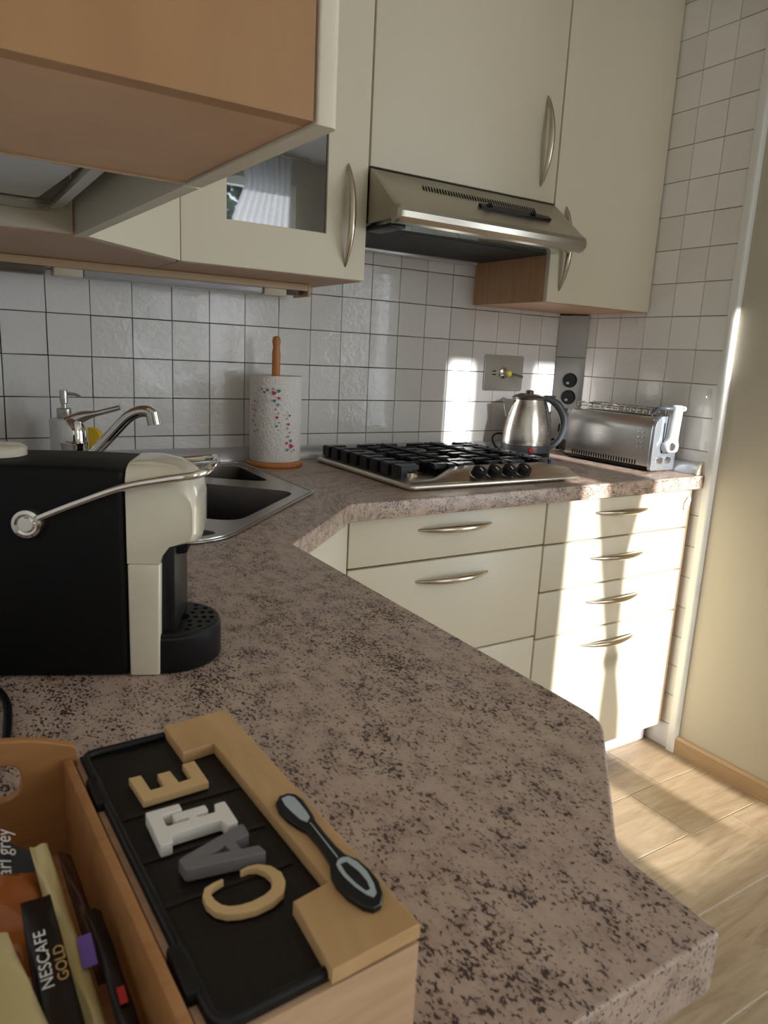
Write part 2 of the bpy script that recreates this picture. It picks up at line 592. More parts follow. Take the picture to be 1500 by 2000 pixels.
PANE.node_tree.links.new(pg.outputs[0], pm.inputs[2])
PANE.node_tree.links.new(pm.outputs[0], po.inputs[0])
box('pane', 0.05, W_ - 0.05, 0.028, 0.032, 0.05, H_ - 0.05, PANE, win, smooth=0)

fill_win = thing('added_fill_window', 'added white framed side window out of view, for fill light', 'window', (XF + 0.02, WY0, WV0))  # unseen window added to bring fill light in from the right
fill_win['kind'] = 'structure'
W2, H2 = WY1 - WY0, WV1 - WV0
boxes('window_frame', [(0, 0.06, 0, 0.05, 0, H2), (0, 0.06, W2 - 0.05, W2, 0, H2), (0, 0.06, 0.05, W2 - 0.05, 0, 0.05), (0, 0.06, 0.05, W2 - 0.05, H2 - 0.05, H2)], WHITE, fill_win)
box('pane', 0.028, 0.032, 0.05, W2 - 0.05, 0.05, H2 - 0.05, PANE, fill_win, smooth=0)

# curtains: translucent lace
LACE = bpy.data.materials.new('lace_curtain')
LACE.use_nodes = True
LACE.node_tree.nodes.clear()
lo = N(LACE, 'ShaderNodeOutputMaterial')
lt = N(LACE, 'ShaderNodeBsdfTranslucent'); lt.inputs['Color'].default_value = (0.8, 0.8, 0.82, 1)
ld = N(LACE, 'ShaderNodeBsdfDiffuse'); ld.inputs['Color'].default_value = (0.8, 0.8, 0.8, 1)
la = N(LACE, 'ShaderNodeBsdfTransparent')
l1 = N(LACE, 'ShaderNodeMixShader'); l1.inputs[0].default_value = 0.5
l2 = N(LACE, 'ShaderNodeMixShader')
ln = N(LACE, 'ShaderNodeTexNoise', Scale=110.0, Detail=3.0)
ltc = N(LACE, 'ShaderNodeTexCoord')
LACE.node_tree.links.new(ltc.outputs['Object'], ln.inputs['Vector'])
lr = ramp(LACE, [(0.42, (0.0, 0, 0, 1)), (0.62, (0.14, 0.14, 0.14, 1))])
L(LACE, ln.outputs['Fac'], lr.inputs['Fac'])
L(LACE, lt.outputs[0], l1.inputs[1]); L(LACE, ld.outputs[0], l1.inputs[2])
L(LACE, lr.outputs['Color'], l2.inputs[0]); L(LACE, l1.outputs[0], l2.inputs[1]); L(LACE, la.outputs[0], l2.inputs[2])
L(LACE, l2.outputs[0], lo.inputs[0])
def curtain(name, label, prof, ypl, folds, amp):
    root = thing(name, label, 'curtain', (0, 0, 0), group='lace curtains at the window')
    bm = bmesh.new()
    nx = folds * 6
    prof_s = []
    for i in range(len(prof) - 1):
        for k in range(4):
            t = k / 4
            prof_s.append(tuple(a + (b - a) * t for a, b in zip(prof[i], prof[i + 1])))
    prof_s.append(prof[-1])
    g = []
    for z, x0, x1 in prof_s:
        g.append([bm.verts.new((x0 + (x1 - x0) * i / nx, ypl + amp * math.sin(2 * PI * folds * i / nx), z)) for i in range(nx + 1)])
    for a, b in zip(g, g[1:]):
        for i in range(nx):
            bm.faces.new((a[i], a[i + 1], b[i + 1], b[i]))
    finish('curtain_cloth', from_bm(bm), LACE, root, smooth=180)
    return root
c1 = curtain('lace_curtain', 'lace curtain tied in at the waist, left of the two at the window',
        [(2.62, 1.40, 1.70), (2.25, 1.41, 1.69), (1.83, 1.40, 1.60), (1.654, 1.439, 1.561), (1.343, 1.511, 1.57), (1.16, 1.507, 1.614), (0.87, 1.50, 1.64)], -4.1, 9, 0.018)
box('tie_band', 1.498, 1.582, -4.135, -4.065, 1.32, 1.36, WHITE, c1, bev=0.008)
c2 = curtain('lace_curtain', 'straight hanging lace curtain, right of the two at the window',
        [(2.62, 1.90, 2.30), (2.4, 1.93, 2.29), (2.15, 1.83, 2.28), (1.8, 1.810, 2.28), (1.4, 1.806, 2.28), (0.87, 1.804, 2.29)], -4.1, 8, 0.02)
rod = tube('curtain_rod', [(1.2, -4.1, 2.63), (2.45, -4.1, 2.63)], 0.011, NICKEL)
tag(rod, 'thin metal curtain rod above the window', 'curtain rod')

# a tree outside the window
tr = thing('garden_tree', 'dark leafy tree standing outside the window', 'tree', (3.4, -9.2, -0.6))
LEAFM = mat('leaf_green', (44, 62, 38), 0.7)
BARK = mat('bark', (88, 72, 58), 0.9)
tube('trunk', [(0, 0, 0), (0.05, 0, 1.2), (0, 0.05, 2.6)], [0.16, 0.12, 0.09], BARK, tr, sub=3)
bm = bmesh.new()
for k in range(4200):
    th, ph, r = random.uniform(0, 2 * PI), math.acos(random.uniform(-1, 1)), random.uniform(0.55, 1.0)
    c = Vector((1.25 * r * math.sin(ph) * math.cos(th), 1.0 * r * math.sin(ph) * math.sin(th), 3.1 + 1.9 * r * math.cos(ph)))
    s = random.uniform(0.06, 0.12)
    a = Vector((random.gauss(0, 1), random.gauss(0, 1), random.gauss(0, 1))).normalized() * s
    b = a.cross(Vector((random.gauss(0, 1), random.gauss(0, 1), random.gauss(0, 1)))).normalized() * s * 0.5
    bm.faces.new([bm.verts.new(c - a), bm.verts.new(c + b), bm.verts.new(c + a), bm.verts.new(c - b)])
finish('foliage', from_bm(bm), LEAFM, tr, smooth=0, kind='stuff')

# ------------------------------------------------------------------ wall tiles
def tile_mesh(seed):
    rnd = random.Random(seed)
    bm = bmesh.new()
    n = 3
    h = 0.0491
    g = [[None] * (n + 1) for _ in range(n + 1)]
    for i in range(n + 1):
        for j in range(n + 1):
            edge = i in (0, n) or j in (0, n)
            g[i][j] = bm.verts.new((-h + 0.0008 + (2 * h - 0.0016) * i / n, -h + 0.0008 + (2 * h - 0.0016) * j / n, 0.008 + (0 if edge else rnd.uniform(-0.0003, 0.0004))))
    for i in range(n):
        for j in range(n):
            bm.faces.new((g[i][j], g[i + 1][j], g[i + 1][j + 1], g[i][j + 1]))
    cs = [(-h, -h), (h, -h), (h, h), (-h, h)]
    jit = [(rnd.uniform(-0.0004, 0.0004), rnd.uniform(-0.0004, 0.0004)) for _ in cs]
    lo_ = [bm.verts.new((c[0] + q[0], c[1] + q[1], 0.0)) for c, q in zip(cs, jit)]
    mi = [bm.verts.new((c[0] + q[0], c[1] + q[1], 0.0068)) for c, q in zip(cs, jit)]
    sides = [[g[i][0] for i in range(n + 1)], [g[n][j] for j in range(n + 1)], [g[n - i][n] for i in range(n + 1)], [g[0][n - j] for j in range(n + 1)]]
    for k in range(4):
        bm.faces.new([mi[(k + 1) % 4], mi[k]] + sides[k])
        bm.faces.new((lo_[k], lo_[(k + 1) % 4], mi[(k + 1) % 4], mi[k]))
    me = from_bm(bm)
    me.materials.append(TILE)
    for p in me.polygons:
        p.use_smooth = True
    me.set_sharp_from_angle(angle=math.radians(22))
    return me
TMS = [tile_mesh(s) for s in range(8)]
J0 = 0.985
def tile(wall, parent, a0, a1, z0, z1):
    """a tile between joint lines; a is x on the back wall, -y on the right wall"""
    o = bpy.data.objects.new('tile', random.choice(TMS))
    COL.objects.link(o)
    o.parent = parent
    o.scale = ((a1 - a0 - 0.0018) / 0.0982, (z1 - z0 - 0.0018) / 0.0982, 1)
    t1, t2 = random.gauss(0, 0.003), random.gauss(0, 0.003)
    ac, zc = (a0 + a1) / 2, (z0 + z1) / 2
    rz4 = 0
    if wall == 'back':
        o.rotation_euler = (PI / 2 + t1, t2, 0)
        o.location = (ac, 0.0005, zc)
    else:
        o.matrix_local = Matrix.Translation((XR - 0.0002, -ac, zc)) @ Matrix(((0, 0, -1, 0), (-1, 0, 0, 0), (0, 1, 0, 0), (0, 0, 0, 1))) @ Matrix.Rotation(t1, 4, 'X') @ Matrix.Rotation(t2, 4, 'Y') @ Matrix.Diagonal((o.scale[0], o.scale[1], 1, 1))
cols = [XL] + [0.1 * i for i in range(-2, 18)] + [1.785]
for a, b in zip(cols, cols[1:]):
    tile('back', wb_, a, b, J0 - 0.04, J0)
    for j in range(4):
        tile('back', wb_, a, b, J0 + 0.1 * j, J0 + 0.1 * (j + 1))
    tile('back', wb_, a, b, J0 + 0.4, J0 + 0.5)
    if b > 0.72 and a < 1.42:
        tile('back', wb_, a, b, J0 + 0.5, J0 + 0.6)
D1, DE = 0.1317, 0.626
rcols = [0.085, D1, D1 + 0.1, D1 + 0.2, D1 + 0.3, D1 + 0.4, DE]
for a, b in zip(rcols, rcols[1:]):
    for j in range(-1, 17):
        z0 = J0 + 0.1 * j
        if j == -1:
            z0 = J0 - 0.045
        if a < 0.3 and j > 4:
            continue
        tile('right', wr_, a, b, z0, J0 + 0.1 * (j + 1) if j < 16 else CT - 0.002)
for j in range(-9, 0):
    tile('right', wr_, D1 + 0.4, DE, J0 + 0.1 * j, J0 + 0.1 * (j + 1))
# tiled skirting below the last row, white corner bead, wooden baseboard
box('skirting_tile', XR - 0.010, XR, -DE, -0.5, 0.0, J0 - 0.9 - 0.002, TILE, wr_, bev=0.002)
t1_ = prism('trim_1', rounded([(XR - 0.018, -DE), (XR + 0.001, -DE), (XR + 0.001, -DE - 0.03), (XR - 0.018, -DE - 0.03)], [0.004, 0, 0, 0.012], 4), 'z', 0.0, CT, TRIMW)
struct(t1_, 'white vertical bead closing the tiles against the beige wall', 'trim')
bb = prism('baseboard_right', [(XR - 0.014, 0.0), (XR, 0.0), (XR, 0.058), (XR - 0.008, 0.058), (XR - 0.014, 0.05)], 'y', -1.25, -DE - 0.03, BASEB)
struct(bb, 'light oak baseboard along the beige wall', 'baseboard')

# ------------------------------------------------------------------ worktop
FRONT = [(1.838, -0.626), (0.591, -0.650), (0.338, -0.901), (0.338, -1.560), (0.2065, -1.690), (0.203, -1.768), (XL + 0.002, -1.768), (XL + 0.002, -0.003), (1.838, -0.003)]
out = rounded(FRONT, [0.003, 0.004, 0.004, 0.022, 0.018, 0.006, 0, 0, 0], 6)
SINK = [(XL + 0.07, -0.065), (0.575, -0.065), (0.575, -0.513), (0.24, -0.85), (XL + 0.07, -0.85)]
hole = rounded([(XL + 0.085, -0.08), (0.56, -0.08), (0.56, -0.507), (0.234, -0.835), (XL + 0.085, -0.835)], 0.02)
wt = flat('worktop', [out, hole], WZ - 0.04, WZ, WORKTOP, bev=0.0025, smooth=40)
tag(wt, 'L-shaped speckled beige granite-look worktop with a clipped near corner', 'worktop')

# rounded upstand along the walls
UP = [(0.0, WZ + 0.0005), (-0.026, WZ + 0.0005), (-0.025, WZ + 0.008), (-0.018, WZ + 0.022), (-0.008, WZ + 0.034), (0.0, WZ + 0.038)]
u1 = prism('wall_upstand', [(p[0] - 0.009, p[1]) for p in UP], 'x', XL + 0.004, 1.74, ALU, smooth=50)
tag(u1, 'satin grey upstand strip running behind the hob and sink', 'upstand')
u2 = thing('wall_upstand', 'short satin grey upstand strip behind the toaster', 'upstand')
prism('strip', [(XR - 0.009 + p[0], p[1]) for p in UP], 'y', -0.606, -0.12, ALU, u2, smooth=50)
prism('end_cap', rounded([(XR - 0.009, WZ + 0.0005), (XR - 0.037, WZ + 0.0005), (XR - 0.034, WZ + 0.012), (XR - 0.024, WZ + 0.030), (XR - 0.009, WZ + 0.041)], 0.003), 'y', -0.613, -0.606, CREAM, u2)

# ------------------------------------------------------------------ bow handles
def bow_handle(p0, p1, outv, parent, bulge=0.029, r=0.009):
    p0, p1, outv = Vector(p0), Vector(p1), Vector(outv)
    pts, rr = [], []
    n = 16
    for i in range(n + 1):
        t = i / n
        pts.append(p0 + (p1 - p0) * t + outv * (bulge * math.sin(PI * t) ** 0.75 - 0.001))
        rr.append(r * (0.28 + 0.72 * math.sin(PI * t) ** 0.8))
    bm = bmesh.new()
    add_tube(bm, pts, rr, 12, 1.0, tuple(outv))
    return finish('handle', from_bm(bm), NICKEL, parent, smooth=60)

# ------------------------------------------------------------------ wall cabinets on the back wall
DY = -0.345   # face of the doors
def wall_cabinet(x0, x1, z0, label, hx=None, hz=None, pane=None, zt=UT):
    t = thing('wall_cabinet', label, 'cabinet', ((x0 + x1) / 2, -0.17, z0))
    w = (x1 - x0) / 2
    h = zt - z0
    fb = DY + 0.02 + 0.17   # carcass front, local y
    bk = 0.160
    boxes('carcass', [(-w, -w + 0.018, fb, bk, 0, h), (w - 0.018, w, fb, bk, 0, h), (-w + 0.018, w - 0.018, fb, bk, 0, 0.018),
                      (-w + 0.018, w - 0.018, fb, bk, h - 0.018, h), (-w + 0.018, w - 0.018, bk - 0.006, bk, 0.018, h - 0.018)], CARC, t, smooth=0)
    d0, d1 = DY + 0.17, DY + 0.17 + 0.0185
    if pane:
        ox, oz = (x0 + x1) / 2, z0
        outer = rounded([(-w + 0.0015, 0.001), (w - 0.0015, 0.001), (w - 0.0015, h), (-w + 0.0015, h)], 0.002)
        inner = [(pane[0] - ox, pane[2] - oz), (pane[1] - ox, pane[2] - oz), (pane[1] - ox, pane[3] - oz), (pane[0] - ox, pane[3] - oz)]
        d = flat('door', [outer, inner], 0, 0.0185, CREAM, t, bev=0.0015)
        d.rotation_euler = (PI / 2, 0, 0)
        d.location = (0, d1, 0)
        dl = thing_local = d
        g = box('glass_pane', inner[0][0] - 0.004, inner[1][0] + 0.004, inner[0][1] - 0.004, inner[2][1] + 0.004, 0.008, 0.012, GLASSC, d, smooth=0)
        hp = lambda x, z: (x - ox, z - oz, 0.0185)
        if hx is not None:
            bow_handle(hp(hx, hz[0]), hp(hx, hz[1]), (0, 0, 1), d)
    else:
        d = box('door', -w + 0.0015, w - 0.0015, d0, d1, 0.001, h, CREAM, t, bev=0.0025)
        if hx is not None:
            bow_handle((hx - (x0 + x1) / 2, d0, hz[0] - z0), (hx - (x0 + x1) / 2, d0, hz[1] - z0), (0, -1, 0), d)
    return t
wall_cabinet(1.386, 1.838, UB, 'tall cream wall cabinet in the corner, right of the extractor hood', 1.432, (1.662, 1.432))
wall_cabinet(0.779, 1.384, 1.662, 'short wide cream wall cabinet directly above the extractor hood', 1.326, (1.928, 1.700))
wall_cabinet(0.322, 0.777, UB, 'cream wall cabinet with a dark glass pane in its door', 0.721, (1.657, 1.428), pane=(0.425, 0.668, 1.497, 2.2))

# diagonal corner wall cabinet
cc = thing('corner_wall_cabinet', 'cream corner wall cabinet with a slanted front above the sink', 'cabinet', (0, 0, UB))
cp = [(XL + 0.004, -0.012), (0.319, -0.012), (0.319, -0.325), (0.083, -0.547), (XL + 0.004, -0.547)]
prism('carcass', cp, 'z', 0.0, UT - UB, CARC, cc, smooth=0)
a_, b_ = Vector((0.083, -0.551)), Vector((0.3195, -0.329))
nn = Vector(((b_ - a_).y, -(b_ - a_).x)).normalized()
dd = (b_ - a_).normalized()
q0, q1 = a_ + dd * 0.004 + nn * 0.001, b_ - dd * 0.015 + nn * 0.001
prism('door', rounded([tuple(q0), tuple(q1), tuple(q1 + nn * 0.0185), tuple(q0 + nn * 0.0185)], [0, 0, 0.006, 0.006], 3), 'z', 0.001, UT - UB, CREAM, cc, bev=0.0)

# wall cabinets on the left wall (they run very slightly askew of the room)
def skx(y):      # outer face of the left doors
    return 0.132 + (y + 1.404) / (-0.561 + 1.404) * (0.093 - 0.132)
c_near = thing('wall_cabinet', 'near wall cabinet at upper left with an orange wood side panel', 'cabinet', (0, 0, UB))
ya, yb = -1.404, -1.107
xi0, xi1 = skx(ya) - 0.0215, skx(yb) - 0.0215
prism('side_panel', [(XL + 0.004, ya), (xi0, ya), (xi0 - 0.0008, ya + 0.018), (XL + 0.004, ya + 0.018)], 'z', 0, UT - UB, PANELWOOD, c_near, smooth=0)
prism('side_panel', [(XL + 0.004, yb - 0.018), (xi1 + 0.0008, yb - 0.018), (xi1, yb), (XL + 0.004, yb)], 'z', 0, UT - UB, CARC, c_near, smooth=0)
prism('bottom_panel', [(XL + 0.004, ya + 0.018), (xi0 - 0.0008, ya + 0.018), (xi1 + 0.0008, yb - 0.018), (XL + 0.004, yb - 0.018)], 'z', 0.0, 0.018, mat_wood('maple_underside', (192, 154, 120), (206, 168, 132), (8, 8, 8), 0.45), c_near, smooth=0)
prism('edge_band', [(XL + 0.004, yb - 0.004), (xi1, yb - 0.004), (xi1, yb + 0.0012), (XL + 0.004, yb + 0.0012)], 'z', -0.001, 0.012, EDGEWOOD, c_near, smooth=0)
xo0, xo1 = skx(ya), skx(yb)
prism('door', rounded([(xo0 - 0.0185, ya - 0.001), (xo0, ya - 0.001), (xo1, yb - 0.002), (xo1 - 0.0185, yb - 0.002)], [0.002, 0.007, 0.003, 0.001], 4), 'z', -0.002, UT - UB, CREAM, c_near, bev=0.0)
c_dr = thing('dish_drainer_cabinet', 'open-bottomed wall cabinet with a dish draining tray above the sink', 'cabinet', (0, 0, UB))
yc_, yd = -1.103, -0.562
xo2, xo3 = skx(yc_), skx(yd)
prism('door', rounded([(xo2 - 0.0185, yc_), (xo2, yc_), (xo3, yd), (xo3 - 0.0185, yd)], [0.001, 0.003, 0.003, 0.001], 3), 'z', -0.002, UT - UB, CREAM, c_dr)
prism('side_panel', [(XL + 0.004, yd - 0.016), (xo3 - 0.0225, yd - 0.016), (xo3 - 0.0225, yd + 0.002), (XL + 0.004, yd + 0.002)], 'z', 0.001, UT - UB, CREAM, c_dr, smooth=0)
prism('top_panel', [(XL + 0.004, yc_), (xo2 - 0.022, yc_), (xo3 - 0.022, yd - 0.016), (XL + 0.004, yd - 0.016)], 'z', UT - UB - 0.018, UT - UB, CARC, c_dr, smooth=0)
tray = flat('drip_tray', [rounded([(XL + 0.03, -1.06), (0.045, -1.06), (0.018, -0.60), (XL + 0.03, -0.60)], 0.012)], 0.045, 0.056, ALU, c_dr, bev=0.003)
boxes('tray_rail', [(0.036, 0.052, -1.09, -0.585, 0.034, 0.046), (XL + 0.012, XL + 0.026, -1.09, -0.585, 0.034, 0.046), (XL + 0.026, 0.036, -0.592, -0.580, 0.03, 0.045)], STEEL, c_dr)

# batten and strip lamps under the back wall cabinets
bt = thing('light_batten', 'wooden batten with strip lamps fixed under the glass-fronted cabinet', 'lamp', (0, 0, UB))
box('batten', XL + 0.01, 0.727, -0.134, -0.120, -0.0175, -0.0006, EDGEWOOD, bt, bev=0.001)
box('batten_end', 0.727, 0.735, -0.134, -0.04, -0.031, -0.0006, EDGEWOOD, bt, bev=0.001)
LAMPG = mat('lamp_diffuser', (178, 178, 180), 0.25, spec=0.5)
l_ = box('lamp_housing', 0.168, 0.608, -0.118, -0.07, -0.034, -0.004, LAMPG, bt, bev=0.008)
box('lamp_cap', 0.105, 0.167, -0.12, -0.068, -0.035, -0.003, CREAM, bt, bev=0.003)
box('lamp_cap', 0.609, 0.672, -0.12, -0.068, -0.035, -0.003, CREAM, bt, bev=0.003)
box('lamp_housing', XL + 0.02, 0.09, -0.118, -0.07, -0.034, -0.004, mat('brown_plastic', (84, 66, 52), 0.4), bt, bev=0.006)
box('connector', 0.674, 0.72, -0.112, -0.075, -0.028, -0.006, mat('brown_plastic'), bt, bev=0.003)

# ------------------------------------------------------------------ extractor hood
hd = thing('extractor_hood', 'brushed steel extractor hood with sloping front above the hob', 'hood', (0.778, 0, 1.52))
HW = 0.605
bm = bmesh.new()
def hood_ring(x, ins):
    # (y, z) outline of the shell at one end; ins pulls the nose in at the corners
    return [(-0.03, 0.139), (-0.335, 0.139), (-0.352, 0.136), (-0.474 + ins, 0.044), (-0.487 + ins, 0.036), (-0.492 + ins, 0.026), (-0.490 + ins, 0.013), (-0.480 + ins, 0.003), (-0.468 + ins, 0.0), (-0.465 + ins, 0.012), (-0.03, 0.012)]
xs = [(0.0, 0.012), (0.006, 0.003), (0.016, 0.0), (HW - 0.016, 0.0), (HW - 0.006, 0.003), (HW, 0.012)]
rg = [[bm.verts.new((x, p[0], p[1])) for p in hood_ring(x, ins)] for x, ins in xs]
n = len(rg[0])
for a, b in zip(rg, rg[1:]):
    for k in range(n):
        bm.faces.new((a[k], a[(k + 1) % n], b[(k + 1) % n], b[k]))
bm.faces.new(rg[0]); bm.faces.new(list(reversed(rg[-1])))
finish('canopy', from_bm(bm), STEELH, hd, smooth=28)
box('grease_filter', 0.02, HW - 0.02, -0.36, -0.06, 0.006, 0.0125, DARKG, hd)
boxes('filter_rib', [(0.022, HW - 0.022, -0.355 + 0.0146 * k, -0.348 + 0.0146 * k, 0.002, 0.0065) for k in range(20)], mat('filter_rib_dark', (46, 46, 44), 0.5), hd, kind='stuff')
box('glass_cover', 0.012, HW - 0.012, -0.462, -0.365, 0.004, 0.0125, PALEGL, hd, bev=0.001)
box('back_rail', 0.012, HW - 0.03, -0.058, -0.032, -0.004, 0.012, ALU, hd, bev=0.002)
box('light_bracket', 0.004, 0.05, -0.44, -0.33, -0.004, 0.0045, BLACKP, hd, bev=0.002)
# sloping front frame: origin at top edge, axes: x along, s down the slope
SL = Vector((0, -0.122, -0.092)); SLl = SL.length; SL.normalize()
SN = Vector((0, SL.z, -SL.y))
if SN.z < 0:
    SN = -SN
def slope(x, s, h=0.0):
    return Vector((x, -0.352, 0.136)) + SL * s + SN * h
bm = bmesh.new()
for k in range(44):
    x = 0.118 + k * 0.0084
    s0 = 0.040 + 0.0005 * k * 0.2
    for side in (0,):
        p = [slope(x, s0 + 0.026, 0.0006), slope(x + 0.004, s0 + 0.026, 0.0006), slope(x + 0.013, s0, 0.0006), slope(x + 0.009, s0, 0.0006)]
        bm.faces.new([bm.verts.new(q) for q in p])
finish('vent_slots', from_bm(bm), BLACKH, hd, smooth=0, kind='stuff')
bm = bmesh.new()
top_, bot_ = [], []
for i in range(17):
    t = i / 16
    x = 0.275 + 0.24 * t
    w = 0.003 + 0.0095 * math.sin(PI * (0.12 + 0.8 * t)) ** 0.8
    top_.append((x, 0.094 - w)); bot_.append((x, 0.094 + w))
ol = top_ + list(reversed(bot_))
lo1 = [bm.verts.new(slope(x, s, 0.0)) for x, s in ol]
hi1 = [bm.verts.new(slope(x, s, 0.005)) for x, s in ol]
bm.faces.new(hi1); bm.faces.new(list(reversed(lo1)))
for k in range(len(ol)):
    bm.faces.new((lo1[k], lo1[(k + 1) % len(ol)], hi1[(k + 1) % len(ol)], hi1[k]))
sl = finish('slider_control', from_bm(bm), BLACKP, hd)
for x in (0.305, 0.452):
    bm = bmesh.new()
    add_tube(bm, [slope(x - 0.008, 0.094, 0.006), slope(x, 0.094, 0.009), slope(x + 0.008, 0.094, 0.006)], [0.003, 0.006, 0.003], 8)
    finish('slider_knob', from_bm(bm), BLACKP, sl)

# ------------------------------------------------------------------ base cabinets
BF = -0.60
ZT = WZ - 0.0405
def base_cabinet(x0, x1, label, drawers, hxs):
    t = thing('base_cabinet', label, 'cabinet', ((x0 + x1) / 2, BF + 0.3, 0))
    ox, oy = (x0 + x1) / 2, BF + 0.3
    w = (x1 - x0) / 2
    box('body', -w, w - 0.005, BF + 0.021 - oy, -0.02 - oy, 0.075, ZT - 0.0005, CARC, t, smooth=0)
    box('plinth', -w, w, -0.545 - oy, -0.530 - oy, 0.001, 0.0745, ALU, t)
    if x1 > 1.7:
        box('side_panel', w - 0.0045, w + 0.0045, BF + 0.002 - oy, -0.02 - oy, 0.0755, ZT - 0.001, EDGEWOOD, t, bev=0.001)
    for (z0, z1, hz) in drawers:
        d = box('drawer_front', -w + 0.0018, w - 0.0018 - (0.0045 if x1 > 1.7 else 0), BF - oy, BF + 0.0195 - oy, z0 + 0.0018, z1 - 0.0018, CREAM, t, bev=0.003)
        bow_handle((hxs[0] - ox, BF - oy, hz), (hxs[1] - ox, BF - oy, hz), (0, -1, 0), d, bulge=0.026)
    return t
base_cabinet(0.614, 1.213, 'cream base cabinet with wide drawers under the hob', [(0.750, 0.866, 0.826), (0.492, 0.749, 0.699), (0.078, 0.491, 0.43)], (0.803, 1.026))
base_cabinet(1.215, 1.822, 'cream four-drawer base cabinet in sunlight under the toaster', [(0.748, 0.866, 0.824), (0.614, 0.747, 0.692), (0.479, 0.613, 0.562), (0.078, 0.478, 0.430)], (1.402, 1.630))
# diagonal sink cabinet
sc_ = thing('sink_cabinet', 'cream slanted sink cabinet in the inner corner of the worktop', 'cabinet', (0, 0, 0))
A_, B_ = Vector((0.314, -0.868)), Vector((0.603, -0.582))
dn = (B_ - A_).normalized(); nv = Vector((dn.y, -dn.x))
boxes_side = [(XL + 0.01, -0.015), (0.609, -0.015), (0.609, -0.560), (0.600, -0.560), (0.300, -0.858), (0.300, -0.868), (XL + 0.01, -0.868)]
# carcass stays clear of the bowls: a bottom board, two sides and a back rail
prism('bottom_board', boxes_side, 'z', 0.08, 0.098, CARC, sc_, smooth=0)
box('side_board', 0.592, 0.609, -0.555, -0.02, 0.098, ZT, CARC, sc_, smooth=0)
box('side_board', XL + 0.012, 0.29, -0.868, -0.856, 0.098, ZT, CARC, sc_, smooth=0)
A2, B2 = A_ + dn * 0.006, B_ - dn * 0.006
dr = prism('door', [tuple(A2), tuple(B2), tuple(B2 + nv * 0.0195), tuple(A2 + nv * 0.0195)], 'z', 0.08, 0.867, CREAM, sc_, bev=0.002)
mid_ = (A2 + B2) / 2 + nv * 0.0195
bow_handle((mid_.x - dn.x * 0.11, mid_.y - dn.y * 0.11, 0.46), (mid_.x + dn.x * 0.11, mid_.y + dn.y * 0.11, 0.46), (nv.x, nv.y, 0), dr)
# peninsula base units, their fronts face the room
for k, (y0, y1, lab) in enumerate(((-1.31, -0.872, 'cream peninsula base cabinet next to the sink cabinet'), (-1.745, -1.314, 'cream peninsula base cabinet at the near clipped end'))):
    t = thing('base_cabinet', lab, 'cabinet', (0, (y0 + y1) / 2, 0))
    h = (y1 - y0) / 2
    xe = 0.285 if k == 0 else 0.165
    box('body', XL + 0.01, xe, -h, h, 0.08, ZT, CREAM, t, smooth=0)
    d = box('door', xe + 0.001, xe + 0.02, -h + 0.002, h - 0.002, 0.082, ZT - 0.006, CREAM, t, bev=0.002)
    bow_handle((xe + 0.02, -0.11, 0.81), (xe + 0.02, 0.11, 0.81), (1, 0, 0), d)
    box('plinth', XL + 0.01, xe - 0.05, -h, h, 0.001, 0.0795, ALU, t)
# white curved hook added in place of a shadow arc on the top drawer
hk = tube('shadow_arc_hook', [(1.806, BF - 0.003, 0.845), (1.800, BF - 0.012, 0.842), (1.792, BF - 0.016, 0.832), (1.789, BF - 0.014, 0.818), (1.792, BF - 0.008, 0.808)], 0.0032, WHITE, sub=5)
tag(hk, 'small white curved hook standing in for a shadow arc on the drawer front', 'hook')

# ------------------------------------------------------------------ sink
sk = thing('kitchen_sink', 'stainless steel corner sink with three basins', 'sink', (0, 0, WZ))
deck = rounded(SINK, [0.03, 0.03, 0.02, 0.05, 0.03], 6)
B1 = rounded([(0.527, -0.512), (0.303, -0.737), (0.085, -0.519), (0.309, -0.294)], 0.045, 6)
B2p = rounded([(0.525, -0.375), (0.535, -0.125), (0.31, -0.115), (0.40, -0.285)], [0.04, 0.05, 0.05, 0.08], 6)
B3p = rounded([(0.265, -0.815), (-0.10, -0.815), (-0.10, -0.56), (0.04, -0.58)], [0.06, 0.05, 0.05, 0.09], 6)
flat('sink_deck', [deck, B1, B2p, B3p], 0.0006, 0.0045, SINKS, sk, bev=0.0012)
def bowl(name, ol, depth, mt):
    c = Vector((sum(p[0] for p in ol) / len(ol), sum(p[1] for p in ol) / len(ol)))
    bm = bmesh.new()
    lv = [(1.0, 0.0042), (0.985, -0.004), (0.955, -depth * 0.6), (0.93, -depth * 0.88), (0.87, -depth * 0.97), (0.78, -depth)]
    rs = [[bm.verts.new((c.x + (p[0] - c.x) * s, c.y + (p[1] - c.y) * s, z)) for p in ol] for s, z in lv]
    k = len(ol)
    for a, b in zip(rs, rs[1:]):
        for i in range(k):
            bm.faces.new((a[i], a[(i + 1) % k], b[(i + 1) % k], b[i]))
    bm.faces.new(rs[-1])
    return finish(name, from_bm(bm), mt, sk, smooth=60), c
BOWLS = mat_brushed('bowl_steel_shaded', (96, 90, 86), 0.3, (60, 60, 60), 0.04)  # sink steel darkened: the bowls' dim reflections are put into this colour
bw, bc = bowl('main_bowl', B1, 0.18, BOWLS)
o = lathe('drain', [(0.0, 0.003), (0.03, 0.003), (0.042, 0.001), (0.044, 0.0)], CHROME, bw, 24)
o.location = (bc.x, bc.y, -0.1795)
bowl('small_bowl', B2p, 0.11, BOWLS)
bowl('small_bowl', B3p, 0.06, BOWLS)
